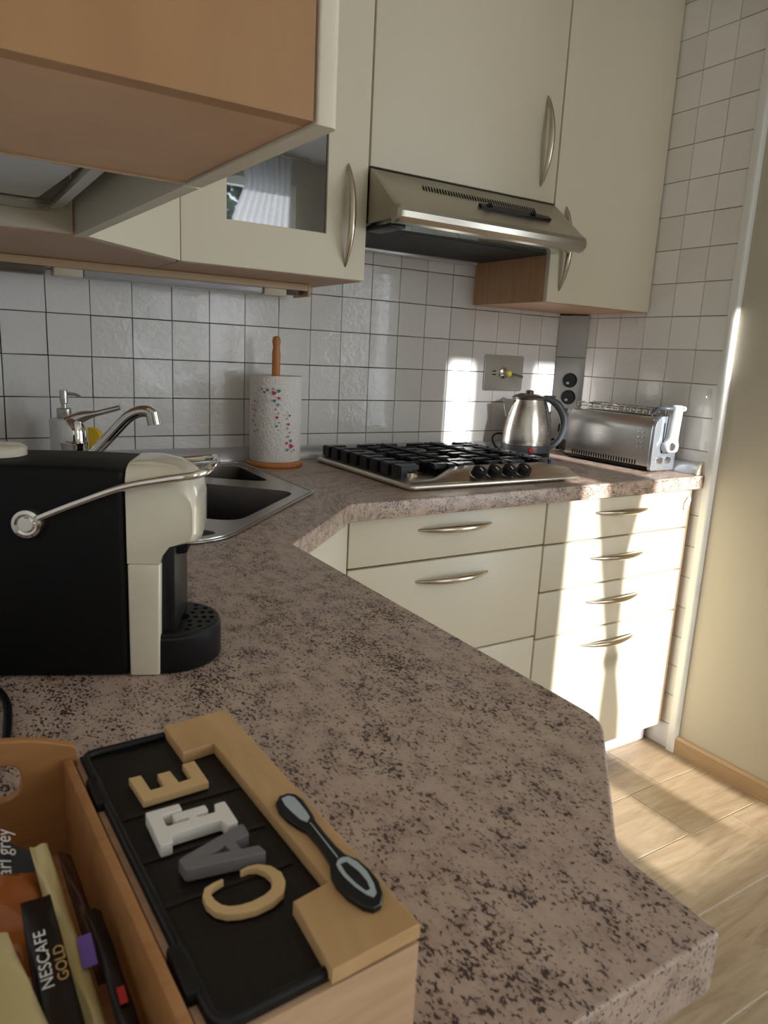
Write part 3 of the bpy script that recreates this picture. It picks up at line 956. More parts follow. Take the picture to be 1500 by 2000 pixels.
# rim bead
bm = bmesh.new()
add_tube(bm, [(p[0], p[1], 0.004) for p in rounded([(XL + 0.08, -0.075), (0.567, -0.075), (0.567, -0.511), (0.236, -0.842), (XL + 0.08, -0.842)], [0.03, 0.03, 0.02, 0.05, 0.03], 6) + [(XL + 0.08, -0.12)]], 0.003, 6)
finish('rim_bead', from_bm(bm), SINKS, sk, smooth=60)

# mixer tap
tp = thing('mixer_tap', 'chrome single-lever mixer tap with a long swivel spout', 'tap', (0.103, -0.31, WZ + 0.0045))
lathe('tap_body', [(0.0, 0), (0.031, 0), (0.031, 0.006), (0.0275, 0.012), (0.0275, 0.088), (0.029, 0.091), (0.029, 0.097), (0.0275, 0.099), (0.0275, 0.118), (0.022, 0.137), (0.012, 0.147), (0.0, 0.149)], CHROME, tp, 36)
r0 = Vector((0.848, -0.527, 0))
def tpt(a, z, b=0.0):
    v = r0 * a
    return (v.x + 0.527 * b, v.y + 0.848 * b, z)
tube('spout', [tpt(0.012, 0.042), tpt(0.045, 0.078), tpt(0.080, 0.116), tpt(0.112, 0.150), tpt(0.134, 0.164), tpt(0.155, 0.167), tpt(0.168, 0.159)], [0.0125, 0.0125, 0.0125, 0.0125, 0.0125, 0.0125, 0.0125], CHROME, tp, seg=16, sub=6)
tube('aerator', [tpt(0.166, 0.166), tpt(0.171, 0.140)], 0.0145, CHROME, tp, seg=20)
tube('lever', [tpt(-0.01, 0.135), tpt(0.02, 0.150), tpt(0.05, 0.158), tpt(0.098, 0.172)], [0.016, 0.012, 0.006, 0.0055], CHROME, tp, seg=14, sub=5, flat=1.0)

# soap dispenser
sd = thing('soap_dispenser', 'white soap dispenser with a metal pump behind the tap', 'dispenser', (0.118, -0.095, WZ + 0.0052))
lathe('bottle', [(0.0, 0), (0.030, 0), (0.032, 0.004), (0.0335, 0.06), (0.0345, 0.116), (0.034, 0.121), (0.026, 0.124), (0.0, 0.1245)], WHITE, sd, 32)
pump = lathe('pump_collar', [(0.016, 0.124), (0.017, 0.126), (0.017, 0.146), (0.015, 0.148), (0.0, 0.148)], STEEL, sd, 24)
lathe('pump_stem', [(0.0065, 0.147), (0.0065, 0.158), (0.009, 0.16), (0.0095, 0.187), (0.0085, 0.190), (0.0, 0.190)], STEEL, sd, 20)
tube('nozzle', [(0.003, -0.002, 0.181), (0.022, -0.014, 0.181), (0.034, -0.021, 0.175)], [0.0042, 0.0036, 0.003], STEEL, sd, sub=4)
sp = thing('dish_sponge', 'yellow dish sponge standing between tap and soap dispenser', 'sponge', (0.168, -0.135, WZ + 0.0055), rz=-0.5)
so = prism('sponge_body', rounded([(-0.024, 0.0), (0.024, 0.0), (0.024, 0.105), (-0.024, 0.105)], [0.004, 0.004, 0.022, 0.022], 5), 'y', -0.012, 0.012, YELLOW, sp, bev=0.003)

# ------------------------------------------------------------------ paper towel
pt_ = thing('paper_towel_holder', 'upright beech paper towel holder behind the sink', 'holder', (0.650, -0.108, WZ + 0.0005))
lathe('base', [(0.0, 0), (0.074, 0), (0.077, 0.004), (0.077, 0.010), (0.072, 0.014), (0.0, 0.014)], BEECH, pt_, 48)
lathe('rod', [(0.011, 0.0141), (0.011, 0.29), (0.0115, 0.30), (0.009, 0.318), (0.0095, 0.322), (0.0115, 0.333), (0.009, 0.344), (0.0, 0.347)], BEECH, pt_, 20)
rl = thing('paper_towel_roll', 'white embossed paper towel roll printed with small hearts', 'paper towel', (0.650, -0.108, WZ + 0.0152))
PAPER = mat('embossed_paper', (236, 232, 226), 0.9, spec=0.1)
pn = N(PAPER, 'ShaderNodeTexVoronoi', Scale=130.0)
L(PAPER, mapped(PAPER), pn.inputs['Vector'])
bump(PAPER, pn.outputs['Distance'], 0.5, 0.003)
bm = bmesh.new()
seg = 56
prof = []
for k in range(seg):
    a = 2 * PI * k / seg
    prof.append(0.0695 + 0.0012 * math.cos(3 * a + 1.0) + 0.0008 * math.cos(5 * a))
zz = [(0.86, 0.2275), (0.985, 0.2285), (1.0, 0.225), (1.0, 0.15), (1.0, 0.08), (1.0, 0.004), (0.98, 0.0)]
rs = [[bm.verts.new((0.0135 * math.cos(2 * PI * k / seg), 0.0135 * math.sin(2 * PI * k / seg), 0.226)) for k in range(seg)]]
for s, z in zz:
    rs.append([bm.verts.new((prof[k] * s * math.cos(2 * PI * k / seg), prof[k] * s * math.sin(2 * PI * k / seg), z)) for k in range(seg)])
rs.append([bm.verts.new((0.0135 * math.cos(2 * PI * k / seg), 0.0135 * math.sin(2 * PI * k / seg), 0.0)) for k in range(seg)])
for a, b in list(zip(rs, rs[1:])) + [(rs[-1], rs[0])]:
    for k in range(seg):
        bm.faces.new((a[k], a[(k + 1) % seg], b[(k + 1) % seg], b[k]))
finish('roll', from_bm(bm), PAPER, rl, smooth=50)
# printed hearts: (px, py, size, colour) as seen from the front, metres across the visible face
HC = [mat('heart_red', (206, 58, 78), 0.8), mat('heart_teal', (60, 140, 148), 0.8), mat('heart_blue', (112, 140, 190), 0.8), mat('heart_pink', (222, 142, 160), 0.8)]
hearts = [(535, 768, 7, 0), (533, 760, 4, 3), (522, 762, 5, 1), (545, 764, 6, 1), (545, 778, 5, 0), (536, 783, 5, 1), (543, 791, 5, 2), (538, 800, 3, 0), (544, 808, 3, 3),
          (541, 816, 5, 0), (545, 826, 3, 2), (540, 833, 4, 1), (544, 840, 2.5, 3), (562, 806, 2.5, 3), (566, 812, 4, 1), (561, 818, 3, 2), (564, 829, 5, 0), (562, 837, 3, 1),
          (566, 845, 3, 0), (563, 853, 4, 2), (568, 861, 5, 1), (560, 866, 5, 0), (569, 872, 8, 0), (561, 879, 5, 1), (569, 882, 3, 3), (574, 879, 4, 2), (516, 766, 4, 1), (511, 760, 3, 0), (505, 763, 2.5, 2), (498, 783, 3, 0), (503, 786, 2.5, 0),
          (491, 791, 3, 0), (497, 792, 3, 3), (494, 799, 4, 3), (499, 801, 3, 0), (496, 812, 5, 3), (494, 822, 6, 3), (498, 830, 4, 3), (497, 842, 4, 1), (502, 840, 3, 2)]
bm = bmesh.new()
HS = [(0, -1.0), (0.55, -0.35), (0.95, 0.25), (0.85, 0.72), (0.45, 0.85), (0.0, 0.5), (-0.45, 0.85), (-0.85, 0.72), (-0.95, 0.25), (-0.55, -0.35)]
ctr = Vector((0.650, -0.108, WZ + 0.0152))
camp = Vector((-0.16018997, -1.95892952, 1.22381774))
def pix(u, v):
    return (RT * ((u - 750) / 1421.05) + DN * ((v - 1000) / 1421.05) + FW)
for u, v, s, c in hearts:
    d = pix(u, v)
    # hit the cylinder r = .071
    ox, oy = camp.x - ctr.x, camp.y - ctr.y
    A = d.x ** 2 + d.y ** 2; B = ox * d.x + oy * d.y; Cc = ox * ox + oy * oy - 0.0722 ** 2
    disc = B * B - A * Cc
    if disc <= 0:
        continue
    t = (-B - math.sqrt(disc)) / A
    h = camp + d * t - ctr
    th = math.atan2(h.y, h.x)
    sz = s * 0.62 * 2.05 / 1421
    rot = random.uniform(-0.7, 0.7)
    vs = []
    for a, b in HS:
        aa, bb2 = a * math.cos(rot) - b * math.sin(rot), a * math.sin(rot) + b * math.cos(rot)
        an = th + aa * sz / 0.0722
        vs.append(bm.verts.new((0.0722 * math.cos(an), 0.0722 * math.sin(an), h.z + bb2 * sz)))
    f = bm.faces.new(vs)
    f.material_index = c
me = from_bm(bm)
for q in HC:
    me.materials.append(q)
finish('printed_hearts', me, None, rl, smooth=0, kind='stuff')

# ------------------------------------------------------------------ gas hob
hb = thing('gas_hob', 'stainless steel gas hob with black cast iron grates', 'hob', (1.08, -0.32, WZ + 0.0006))
HX0, HX1, HY0, HY1 = -0.288, 0.285, -0.252, 0.245
flat('hob_tray', [rounded([(HX0, HY0), (HX1, HY0), (HX1, HY1), (HX0, HY1)], 0.02)], 0.0, 0.014, HOBS, hb, bev=0.006)
# raised control panel along the front, wavy top
bm = bmesh.new()
rings = []
for i in range(41):
    t = i / 40
    x = HX0 + 0.012 + (HX1 - HX0 - 0.024) * t
    sst = lambda q: (lambda c: c * c * (3 - 2 * c))(max(0.0, min(1.0, q)))
    g = sst((t - 0.10) / 0.26) * (1 - 0.55 * sst((t - 0.86) / 0.14))
    hgt = 0.015 + 0.020 * g
    dep = 0.034 + 0.062 * g
    yf = HY0 + 0.001
    rings.append([bm.verts.new((x, yf + 0.002, 0.005)), bm.verts.new((x, yf, 0.010)), bm.verts.new((x, yf + dep * 0.55, 0.008 + hgt * 0.65)),
                  bm.verts.new((x, yf + dep * 0.86, 0.006 + hgt)), bm.verts.new((x, yf + dep, 0.005 + hgt * 0.93)), bm.verts.new((x, yf + dep + 0.008, 0.008))])
for a, b in zip(rings, rings[1:]):
    for k in range(5):
        bm.faces.new((a[k], a[k + 1], b[k + 1], b[k]))
bm.faces.new(rings[0]); bm.faces.new(rings[-1])
finish('control_panel', from_bm(bm), HOBS, hb, smooth=60)
KN = lambda: None
def knob(x):
    k = lathe('control_knob', [(0.0, 0.024), (0.014, 0.024), (0.0185, 0.021), (0.020, 0.006), (0.021, 0.0), (0.0, 0.0)], BLACKP, hb, 28)
    k.location = (x, HY0 + 0.036, 0.0215)
    k.rotation_euler = (math.radians(30), 0, 0)
    box('tick_mark', -0.0016, 0.0016, -0.009, 0.003, 0.0236, 0.0246, WHITE, k, smooth=0)
    r = lathe('knob_ring', [(0.0205, 0.0), (0.0235, 0.0), (0.0235, 0.003), (0.0205, 0.004)], CREAMG, k, 28)
for x in (1.022, 1.073, 1.123, 1.174):
    knob(x - 1.08)
# four burners
def burner(x, y, r):
    b = lathe('burner_ring', [(0.0, 0.0), (r + 0.012, 0.0), (r + 0.012, 0.006), (r, 0.012), (r, 0.018), (0.0, 0.018)], NICKEL, hb, 32)
    b.location = (x, y, 0.0138)
    lathe('burner_cap', [(0.0, 0.019), (r - 0.004, 0.019), (r - 0.003, 0.025), (r - 0.01, 0.028), (0.0, 0.028)], IRON, b, 32)
burner(-0.19, 0.13, 0.034); burner(-0.19, -0.09, 0.026); burner(0.0, 0.14, 0.03); burner(0.19, 0.12, 0.044); burner(0.01, -0.06, 0.022); burner(0.185, -0.075, 0.03)
GZ = 0.046
def grate(x0, x1):
    bars = []
    g = thing('tmp', 'x', 'x')
    bpy.data.objects.remove(g)
    bm = bmesh.new()
    ys = [-0.145 + 0.0535 * k for k in range(8)]
    for y in ys:
        # a cross bar with two fingers, blocky feet turned down at the ends
        add_box(bm, x0 + 0.02, x0 + 0.064, y - 0.0125, y + 0.0125, GZ - 0.014, GZ)
        add_box(bm, x1 - 0.064, x1 - 0.02, y - 0.0125, y + 0.0125, GZ - 0.014, GZ)
        add_box(bm, x0, x0 + 0.024, y - 0.021, y + 0.021, 0.0142, GZ)
        add_box(bm, x1 - 0.024, x1, y - 0.021, y + 0.021, 0.0142, GZ)
    add_box(bm, x0 + 0.03, x0 + 0.042, ys[0], ys[-1], GZ - 0.019, GZ - 0.004)
    add_box(bm, x1 - 0.042, x1 - 0.03, ys[0], ys[-1], GZ - 0.019, GZ - 0.004)
    add_box(bm, x0 + 0.062, x1 - 0.062, ys[1] - 0.006, ys[1] + 0.006, GZ - 0.016, GZ - 0.002)
    add_box(bm, x0 + 0.062, x1 - 0.062, ys[4] - 0.006, ys[4] + 0.006, GZ - 0.016, GZ - 0.002)
    add_box(bm, x0 + 0.062, x1 - 0.062, ys[6] - 0.006, ys[6] + 0.006, GZ - 0.016, GZ - 0.002)
    bmesh.ops.bevel(bm, geom=bm.edges[:], offset=0.003, segments=2, affect='EDGES')
    return finish('grate', from_bm(bm), IRON, hb, smooth=50)
grate(-0.262, -0.090)
grate(-0.084, 0.088)
grate(0.094, 0.266)
# long slanting rails between the grates
for x in (-0.087, 0.091):
    tube('grate_rail', [(x, -0.165, 0.030), (x, -0.12, GZ + 0.002), (x, 0.20, GZ + 0.003), (x, 0.225, 0.036)], 0.0052, IRON, hb, seg=8)

# ------------------------------------------------------------------ kettle
kt = thing('electric_kettle', 'brushed steel electric kettle with grey handle behind the hob', 'kettle', (1.552, -0.135, WZ + 0.0006), rz=math.atan2(-0.527, 0.848))
lathe('power_base', [(0.0, 0), (0.080, 0), (0.083, 0.004), (0.083, 0.012), (0.078, 0.016), (0.0, 0.016)], BLACKP, kt, 40)
lathe('bottom_band', [(0.0, 0.0165), (0.080, 0.0165), (0.0825, 0.02), (0.0825, 0.040), (0.081, 0.043), (0.0, 0.043)], GREYP, kt, 48)
lathe('kettle_body', [(0.0, 0.0432), (0.081, 0.0432), (0.0815, 0.05), (0.079, 0.085), (0.072, 0.125), (0.061, 0.165), (0.0525, 0.185), (0.0515, 0.190), (0.0, 0.190)], KETTLES, kt, 64, smooth=50)
lid = lathe('lid', [(0.050, 0.1905), (0.056, 0.191), (0.057, 0.197), (0.053, 0.2), (0.049, 0.202), (0.03, 0.209), (0.0, 0.211)], mat('dark_steel_lid', (120, 116, 112), 0.25, metal=0.8), kt, 40)
lathe('lid_knob', [(0.0, 0.221), (0.010, 0.220), (0.014, 0.216), (0.012, 0.2085), (0.0, 0.2085)], mat('dark_steel_lid'), lid, 24)
# spout: a folded V lip on the left
bm = bmesh.new()
v = [bm.verts.new(p) for p in ((-0.050, -0.020, 0.188), (-0.050, 0.020, 0.188), (-0.088, 0.0, 0.188), (-0.070, -0.012, 0.13), (-0.070, 0.012, 0.13), (-0.074, 0.0, 0.128))]
for f in ((0, 2, 5, 3), (1, 4, 5, 2), (0, 1, 2), (3, 5, 4), (0, 3, 4, 1)):
    bm.faces.new([v[i] for i in f])
bmesh.ops.bevel(bm, geom=bm.edges[:], offset=0.0015, segments=2, affect='EDGES')
finish('spout', from_bm(bm), KETTLES, kt, smooth=40)
tube('kettle_handle', [(0.045, 0, 0.196), (0.070, 0, 0.192), (0.100, 0, 0.172), (0.121, 0, 0.135), (0.124, 0, 0.095), (0.110, 0, 0.058), (0.084, 0, 0.036), (0.070, 0, 0.032)], [0.009, 0.011, 0.0145, 0.0135, 0.0115, 0.011, 0.012, 0.012], GREYP, kt, seg=16, sub=6, up=(0, 1, 0))
boxes('lid_release', [(0.052, 0.088, -0.008, 0.008, 0.199, 0.206)], GREYP, kt, bev=0.002)
pl = lathe('power_switch', [(0.0, 0.006), (0.008, 0.005), (0.009, 0.0), (0.0, 0.0)], REDL, kt, 20)
pl.rotation_euler = (PI / 2, 0, 0); pl.location = (0.004, -0.0815, 0.030)
tube('handle_strip', [(0.083, -0.004, 0.044), (0.080, -0.004, 0.085), (0.073, -0.004, 0.125), (0.062, -0.004, 0.165), (0.054, -0.004, 0.186)], 0.0042, GREYP, kt, seg=8)
kc = tube('power_cable', [(1.50, -0.07, WZ + 0.008), (1.485, -0.055, WZ + 0.03), (1.478, -0.05, WZ + 0.052), (1.495, -0.046, WZ + 0.066), (1.53, -0.045, WZ + 0.066), (1.60, -0.045, WZ + 0.055), (1.66, -0.05, WZ + 0.06), (1.725, -0.06, WZ + 0.08)], 0.0032, BLACKP, sub=6)
adopt(kc, kt)

# ------------------------------------------------------------------ wall fittings
pw = thing('gas_valve_plate', 'steel wall plate with a gas valve and yellow button', 'wall plate', (1.539, -0.0095, 1.1835))
o = flat('plate', [rounded([(-0.087, -0.0595), (0.087, -0.0595), (0.087, 0.0595), (-0.087, 0.0595)], 0.009)], 0, 0.003, mat_brushed('plate_steel', (186, 182, 174), 0.34, (3, 3, 3), 0.02), pw, bev=0.001)
o.rotation_euler = (PI / 2, 0, 0)
o = lathe('valve_body', [(0.0, 0.0), (0.020, 0.0), (0.019, 0.008), (0.012, 0.011), (0.011, 0.03), (0.0, 0.03)], CHROME, pw, 24)
o.rotation_euler = (PI / 2, 0, 0); o.location = (-0.004, -0.003, 0.0)
o = lathe('yellow_button', [(0.0, 0.008), (0.008, 0.007), (0.0095, 0.0), (0.0, 0.0)], LEMON, pw, 20)
o.rotation_euler = (PI / 2, 0, 0); o.location = (-0.004, -0.033, 0.0)
tube('valve_lever', [(0.004, -0.02, 0.0), (0.03, -0.026, -0.004), (0.062, -0.028, -0.011)], [0.004, 0.0045, 0.005], mat('grey_metal', (110, 110, 112), 0.3, metal=0.8), pw, sub=4)
boxes('hole', [(-0.052, -0.035, -0.0034, -0.0028, 0.004, 0.0075), (-0.052, -0.035, -0.0034, -0.0028, -0.0075, -0.004)], BLACKH, pw, smooth=0)

cpn = thing('corner_socket_panel', 'slanted steel socket panel filling the tiled corner', 'socket panel', (1.815, -0.05, 0), rz=0)
pa, pb = Vector((1.781, -0.0105)), Vector((1.8405, -0.095))
pd = (pb - pa).normalized(); pnv = Vector((pd.y, -pd.x))
if pnv.x > 0:
    pnv = -pnv
cpn.location = (pa.x, pa.y, 0)
cpn.rotation_euler = (0, 0, math.atan2(pd.y, pd.x))
PWd = (pb - pa).length
# local: x along panel, -y outwards
box('panel', 0, PWd, 0.0, 0.004, 0.955, 1.247, STEELP, cpn)
box('panel', 0, PWd, 0.0, 0.004, 1.249, 1.393, STEELP, cpn)
for z in (1.168, 1.108):
    s_ = lathe('socket', [(0.026, 0.0005), (0.0255, 0.003), (0.0235, 0.003), (0.0225, 0.001), (0.0, 0.001)], BLACKH, cpn, 28)
    s_.rotation_euler = (PI / 2, 0, 0); s_.location = (PWd * 0.55, -0.0003, z)
    boxes('earth_clip', [(-0.012, -0.002, -0.014, -0.006, 0.001, 0.0018)], GREYP, s_, smooth=0)
for z, w in ((1.052, 0.014), (0.998, 0.016)):
    p_ = box('plug', PWd * 0.5 - w, PWd * 0.5 + w, -0.036, -0.0005, z - 0.016, z + 0.016, BLACKP, cpn, bev=0.005)
tcb = tube('power_cable', [(1.772, -0.075, 0.985), (1.752, -0.09, 0.965), (1.74, -0.115, 0.93), (1.735, -0.145, WZ + 0.006), (1.737, -0.17, WZ + 0.006)], 0.004, BLACKP, sub=5)
CABLE_T = tcb
for (yy, z, lab) in ((-0.298, 1.369, 'tiny clear adhesive hook high on the right-hand tiles'), (-0.598, 1.157, 'tiny clear adhesive hook on the tiles near the white bead')):
    h_ = thing('adhesive_hook', lab, 'hook', (XR - 0.0092, yy, z))
    box('hook_pad', -0.0015, 0, -0.006, 0.006, -0.014, 0.014, mat('clear_plastic', (226, 226, 220), 0.15), h_, bev=0.0006)
    tube('hook_arm', [(-0.001, 0, 0.0), (-0.006, 0, -0.006), (-0.010, 0, -0.011), (-0.011, 0, -0.006)], 0.0018, mat('clear_plastic'), h_, sub=4, seg=8)

# ------------------------------------------------------------------ toaster
ts = thing('toaster', 'long steel toaster with a wire bun rack against the right wall', 'toaster', (1.705, -0.53, WZ + 0.0006))
adopt(CABLE_T, ts)
TWd, TL_, TH_ = 0.105, 0.36, 0.166
box('foot_bar', 0.010, TWd - 0.010, 0.012, TL_ - 0.012, 0.0, 0.0135, BLACKP, ts, bev=0.002)
prof = rounded([(0.0, 0.014), (TWd, 0.014), (TWd, TH_ - 0.03), (TWd - 0.022, TH_), (0.022, TH_), (0.0, TH_ - 0.03)], [0.004, 0.004, 0.02, 0.012, 0.012, 0.02], 5)
prism('shell', prof, 'y', 0.014, TL_, TOASTS, ts, smooth=40)
ENDM = mat('toaster_end_satin', (196, 204, 214), 0.2, metal=0.85)
prof2 = rounded([(-0.002, 0.004), (TWd + 0.002, 0.004), (TWd + 0.004, 0.06), (TWd + 0.002, TH_ - 0.02), (TWd - 0.022, TH_ + 0.004), (0.022, TH_ + 0.004), (-0.002, TH_ - 0.02), (-0.004, 0.06)], [0.006, 0.006, 0.02, 0.02, 0.01, 0.01, 0.02, 0.02], 4)
en = prism('end_panel', prof2, 'y', 0.0, 0.0135, ENDM, ts, bev=0.0015)
for x in (0.040, 0.066):
    box('lever_slot', x - 0.002, x + 0.002, -0.0006, 0.002, 0.058, 0.15, BLACKH, en, smooth=0)
for x in (0.032, 0.070):
    k = lathe('dial', [(0.0, 0.008), (0.010, 0.007), (0.0115, 0.0), (0.0, 0.0)], CHROME, en, 24)
    k.rotation_euler = (PI / 2, 0, 0); k.location = (x, -0.0002, 0.036)
# big white lifting lever leaning at the end
LEV = mat('pale_grey_plastic', (214, 218, 220), 0.3)
lv = prism('lift_lever', rounded([(0.034, 0.062), (0.082, 0.062), (0.088, 0.08), (0.080, 0.10), (0.086, 0.19), (0.084, 0.205), (0.056, 0.205), (0.054, 0.19), (0.046, 0.10), (0.030, 0.085)], [0.012, 0.012, 0.008, 0.01, 0.006, 0.008, 0.008, 0.006, 0.01, 0.01], 4), 'y', -0.026, -0.0008, LEV, en, bev=0.004)
o = lathe('lever_pivot', [(0.0, 0.004), (0.011, 0.003), (0.013, 0.0), (0.0, 0.0)], CHROME, lv, 24)
o.rotation_euler = (PI / 2, 0, 0); o.location = (0.053, -0.0262, 0.080)
tube('lever_handle', [(0.016, 0.030, 0.178), (0.018, 0.012, 0.192), (0.030, -0.006, 0.194), (0.060, -0.013, 0.194), (0.094, -0.013, 0.194)], [0.006, 0.0065, 0.0065, 0.0065, 0.0065], GREYP, en, sub=4, seg=12)
tube('handle_tip', [(0.094, -0.013, 0.194), (0.106, -0.013, 0.194)], 0.008, LEV, en, seg=14)
# vents along the bottom and buttons
boxes('vent_slot', [(-0.0006, 0.001, 0.06 + 0.0105 * k, 0.064 + 0.0105 * k, 0.016, 0.030) for k in range(26)], BLACKH, ts, smooth=0, kind='stuff')
for r in range(4):
    for c in range(2):
        b_ = lathe('button', [(0.0, 0.0015), (0.0035, 0.001), (0.004, 0.0), (0.0, 0.0)], CHROME, ts, 12)
        b_.rotation_euler = (0, -PI / 2, 0); b_.location = (-0.0002, 0.042 + 0.016 * c, 0.118 - 0.016 * r)
# slots and wire rack
box('bread_slot', 0.036, 0.069, 0.04, TL_ - 0.04, TH_ - 0.004, TH_ + 0.0006, BLACKH, ts, smooth=0)
bm = bmesh.new()
RZ = TH_ + 0.024
for x in (0.014, TWd - 0.014):
    add_tube(bm, [(x, 0.03, TH_ - 0.002), (x, 0.03, RZ), (x, TL_ - 0.02, RZ), (x, TL_ - 0.02, TH_ - 0.002)], 0.0022, 6)
    add_tube(bm, [(x, 0.03, TH_ + 0.010), (x, TL_ - 0.02, TH_ + 0.010)], 0.0016, 6)
for k in range(13):
    yq = 0.04 + 0.0245 * k
    add_tube(bm, [(0.014, yq, TH_ + 0.008), (0.014, yq, RZ + 0.002), (0.030, yq, RZ - 0.004), (TWd - 0.030, yq, RZ - 0.004), (TWd - 0.014, yq, RZ + 0.002), (TWd - 0.014, yq, TH_ + 0.008)], 0.0017, 6)
finish('bun_rack', from_bm(bm), CHROME, ts, smooth=60)

# ------------------------------------------------------------------ coffee machine
cmx = thing('coffee_machine', 'black and cream capsule coffee machine with a chrome loop handle', 'coffee machine', (-0.016, -1.291, WZ + 0.0006), rz=math.atan2(-0.414, 0.91))
MW = 0.110
# black body, rounded along its top
def mbody(name, prof, w0, w1, mt, bev, seg=3):
    return prism(name, prof, 'y', w0, w1, mt, cmx, bev=bev, seg=seg, smooth=50)
mbody('main_body', rounded([(-0.175, 0.0), (0.0025, 0.0), (0.0025, 0.199), (-0.05, 0.2005), (-0.175, 0.199)], [0, 0, 0, 0.01, 0.03], 4), 0.0, MW, BLACKM, 0.007)
mbody('front_column', [(0.0032, 0.0), (0.0306, 0.0), (0.0325, 0.1110), (0.0032, 0.1110)], 0.001, MW - 0.001, CREAMG, 0.0022)
# brew head: side profile lofted across the width, nose rounded in plan
hp_ = [(0.0032, 0.1114), (0.0325, 0.1114), (0.0345, 0.1185), (0.042, 0.1275), (0.059, 0.1325), (0.0642, 0.1355), (0.0660, 0.142), (0.0660, 0.166), (0.0640, 0.178), (0.057, 0.190), (0.043, 0.1990), (0.022, 0.2035), (0.0032, 0.2030)]
bm = bmesh.new()
rg = []
for i in range(21):
    t = i / 20
    e = abs(2 * t - 1)
    f = 1 - 0.07 * e ** 3 - (0.05 if i in (0, 20) else 0)
    ring = []
    for (u, v) in hp_:
        u2 = u if u <= 0.0326 else 0.0326 + (u - 0.0326) * f
        v2 = v - (0.010 * e ** 6 + (0.003 if i in (0, 20) else 0)) * max(0.0, min(1.0, (v - 0.15) / 0.05))
        if u > 0.04 and v < 0.15:
            v2 -= 0.011 * (1 - e * e) * min(1.0, (u - 0.04) / 0.015)
        ring.append(bm.verts.new((u2, 0.001 + (MW - 0.002) * t, v2)))
    rg.append(ring)
k_ = len(hp_)
for a, b in zip(rg, rg[1:]):
    for k in range(k_):
        bm.faces.new((a[k], a[(k + 1) % k_], b[(k + 1) % k_], b[k]))
bm.faces.new(rg[0]); bm.faces.new(list(reversed(rg[-1])))
finish('brew_head', from_bm(bm), CREAMG, cmx, smooth=50)
box('inner_panel', 0.0300, 0.0445, 0.012, MW - 0.012, 0.0, 0.126, BLACKP, cmx, bev=0.003)
prism('spout_block', rounded([(0.030, 0.122), (0.056, 0.124), (0.054, 0.115), (0.030, 0.112)], 0.002), 'y', 0.025, MW - 0.025, BLACKP, cmx, bev=0.002)
# drip tray
dt = lathe('drip_tray', [(0.0, 0.0), (0.049, 0.0), (0.0515, 0.004), (0.0515, 0.034), (0.0500, 0.036), (0.0, 0.036)], BLACKP, cmx, 48)
dt.location = (0.0315, MW / 2, 0.0)
gr = lathe('drip_grid', [(0.0, 0.0395), (0.048, 0.0395), (0.050, 0.038), (0.050, 0.0362), (0.0, 0.0362)], BLACKP, dt, 48)
bm = bmesh.new()
def disc(bm, x, y, r, z):
    bm.faces.new([bm.verts.new((x + r * math.cos(2 * PI * k / 14), y + r * math.sin(2 * PI * k / 14), z)) for k in range(14)])
disc(bm, 0.012, 0, 0.0085, 0.03985)
for rr_, nn_ in ((0.019, 9), (0.030, 14), (0.040, 18)):
    for k in range(nn_):
        a = 2 * PI * k / nn_
        x, y = 0.012 * (1 - rr_ / 0.05) + rr_ * math.cos(a), rr_ * math.sin(a)
        if x > -0.006 + 0.02:
            disc(bm, x, y, 0.0026, 0.03985)
finish('grid_hole', from_bm(bm), BLACKH, dt, smooth=0, kind='stuff')
# chrome loop handle
tube('loop_handle', [(-0.0795, -0.007, 0.1495), (-0.068, -0.007, 0.1555), (-0.032, -0.007, 0.171), (0.0038, -0.007, 0.1845), (0.0374, -0.006, 0.1915), (0.056, -0.004, 0.1945), (0.068, 0.003, 0.1965), (0.075, 0.018, 0.1985), (0.078, 0.055, 0.200), (0.075, 0.092, 0.1985), (0.068, 0.107, 0.1965), (0.056, 0.114, 0.1945), (0.0038, 0.117, 0.1845), (-0.0795, 0.117, 0.1495)],
     [0.0033, 0.0033, 0.0033, 0.0036, 0.0038, 0.0038, 0.0038, 0.0038, 0.0038, 0.0038, 0.0038, 0.0038, 0.0036, 0.0033], CHROME, cmx, seg=12, sub=5)
hb_ = lathe('pivot_cap', [(0.0, 0.011), (0.006, 0.011), (0.0075, 0.0095), (0.0095, 0.0105), (0.0125, 0.009), (0.0145, 0.005), (0.0145, 0.0), (0.0, 0.0)], CHROME, cmx, 32)
hb_.rotation_euler = (PI / 2, 0, 0); hb_.location = (-0.0795, -0.0002, 0.1495)
# cream tank lid at the back, cable
lathe('tank_lid', [(0.0, 0.210), (0.026, 0.2095), (0.030, 0.207), (0.030, 0.2005), (0.0, 0.2005)], CREAMG, cmx, 32).location = (-0.130, 0.062, 0.0)
cb = tube('power_cable', [(-0.23, -1.225, WZ + 0.0042), (-0.165, -1.246, WZ + 0.0042), (-0.130, -1.268, WZ + 0.0042), (-0.1195, -1.30, WZ + 0.0042), (-0.1215, -1.345, WZ + 0.0042), (-0.130, -1.39, WZ + 0.0042), (-0.155, -1.43, WZ + 0.0042), (-0.21, -1.45, WZ + 0.0042)], 0.0035, BLACKP, sub=5)
adopt(cb, cmx)

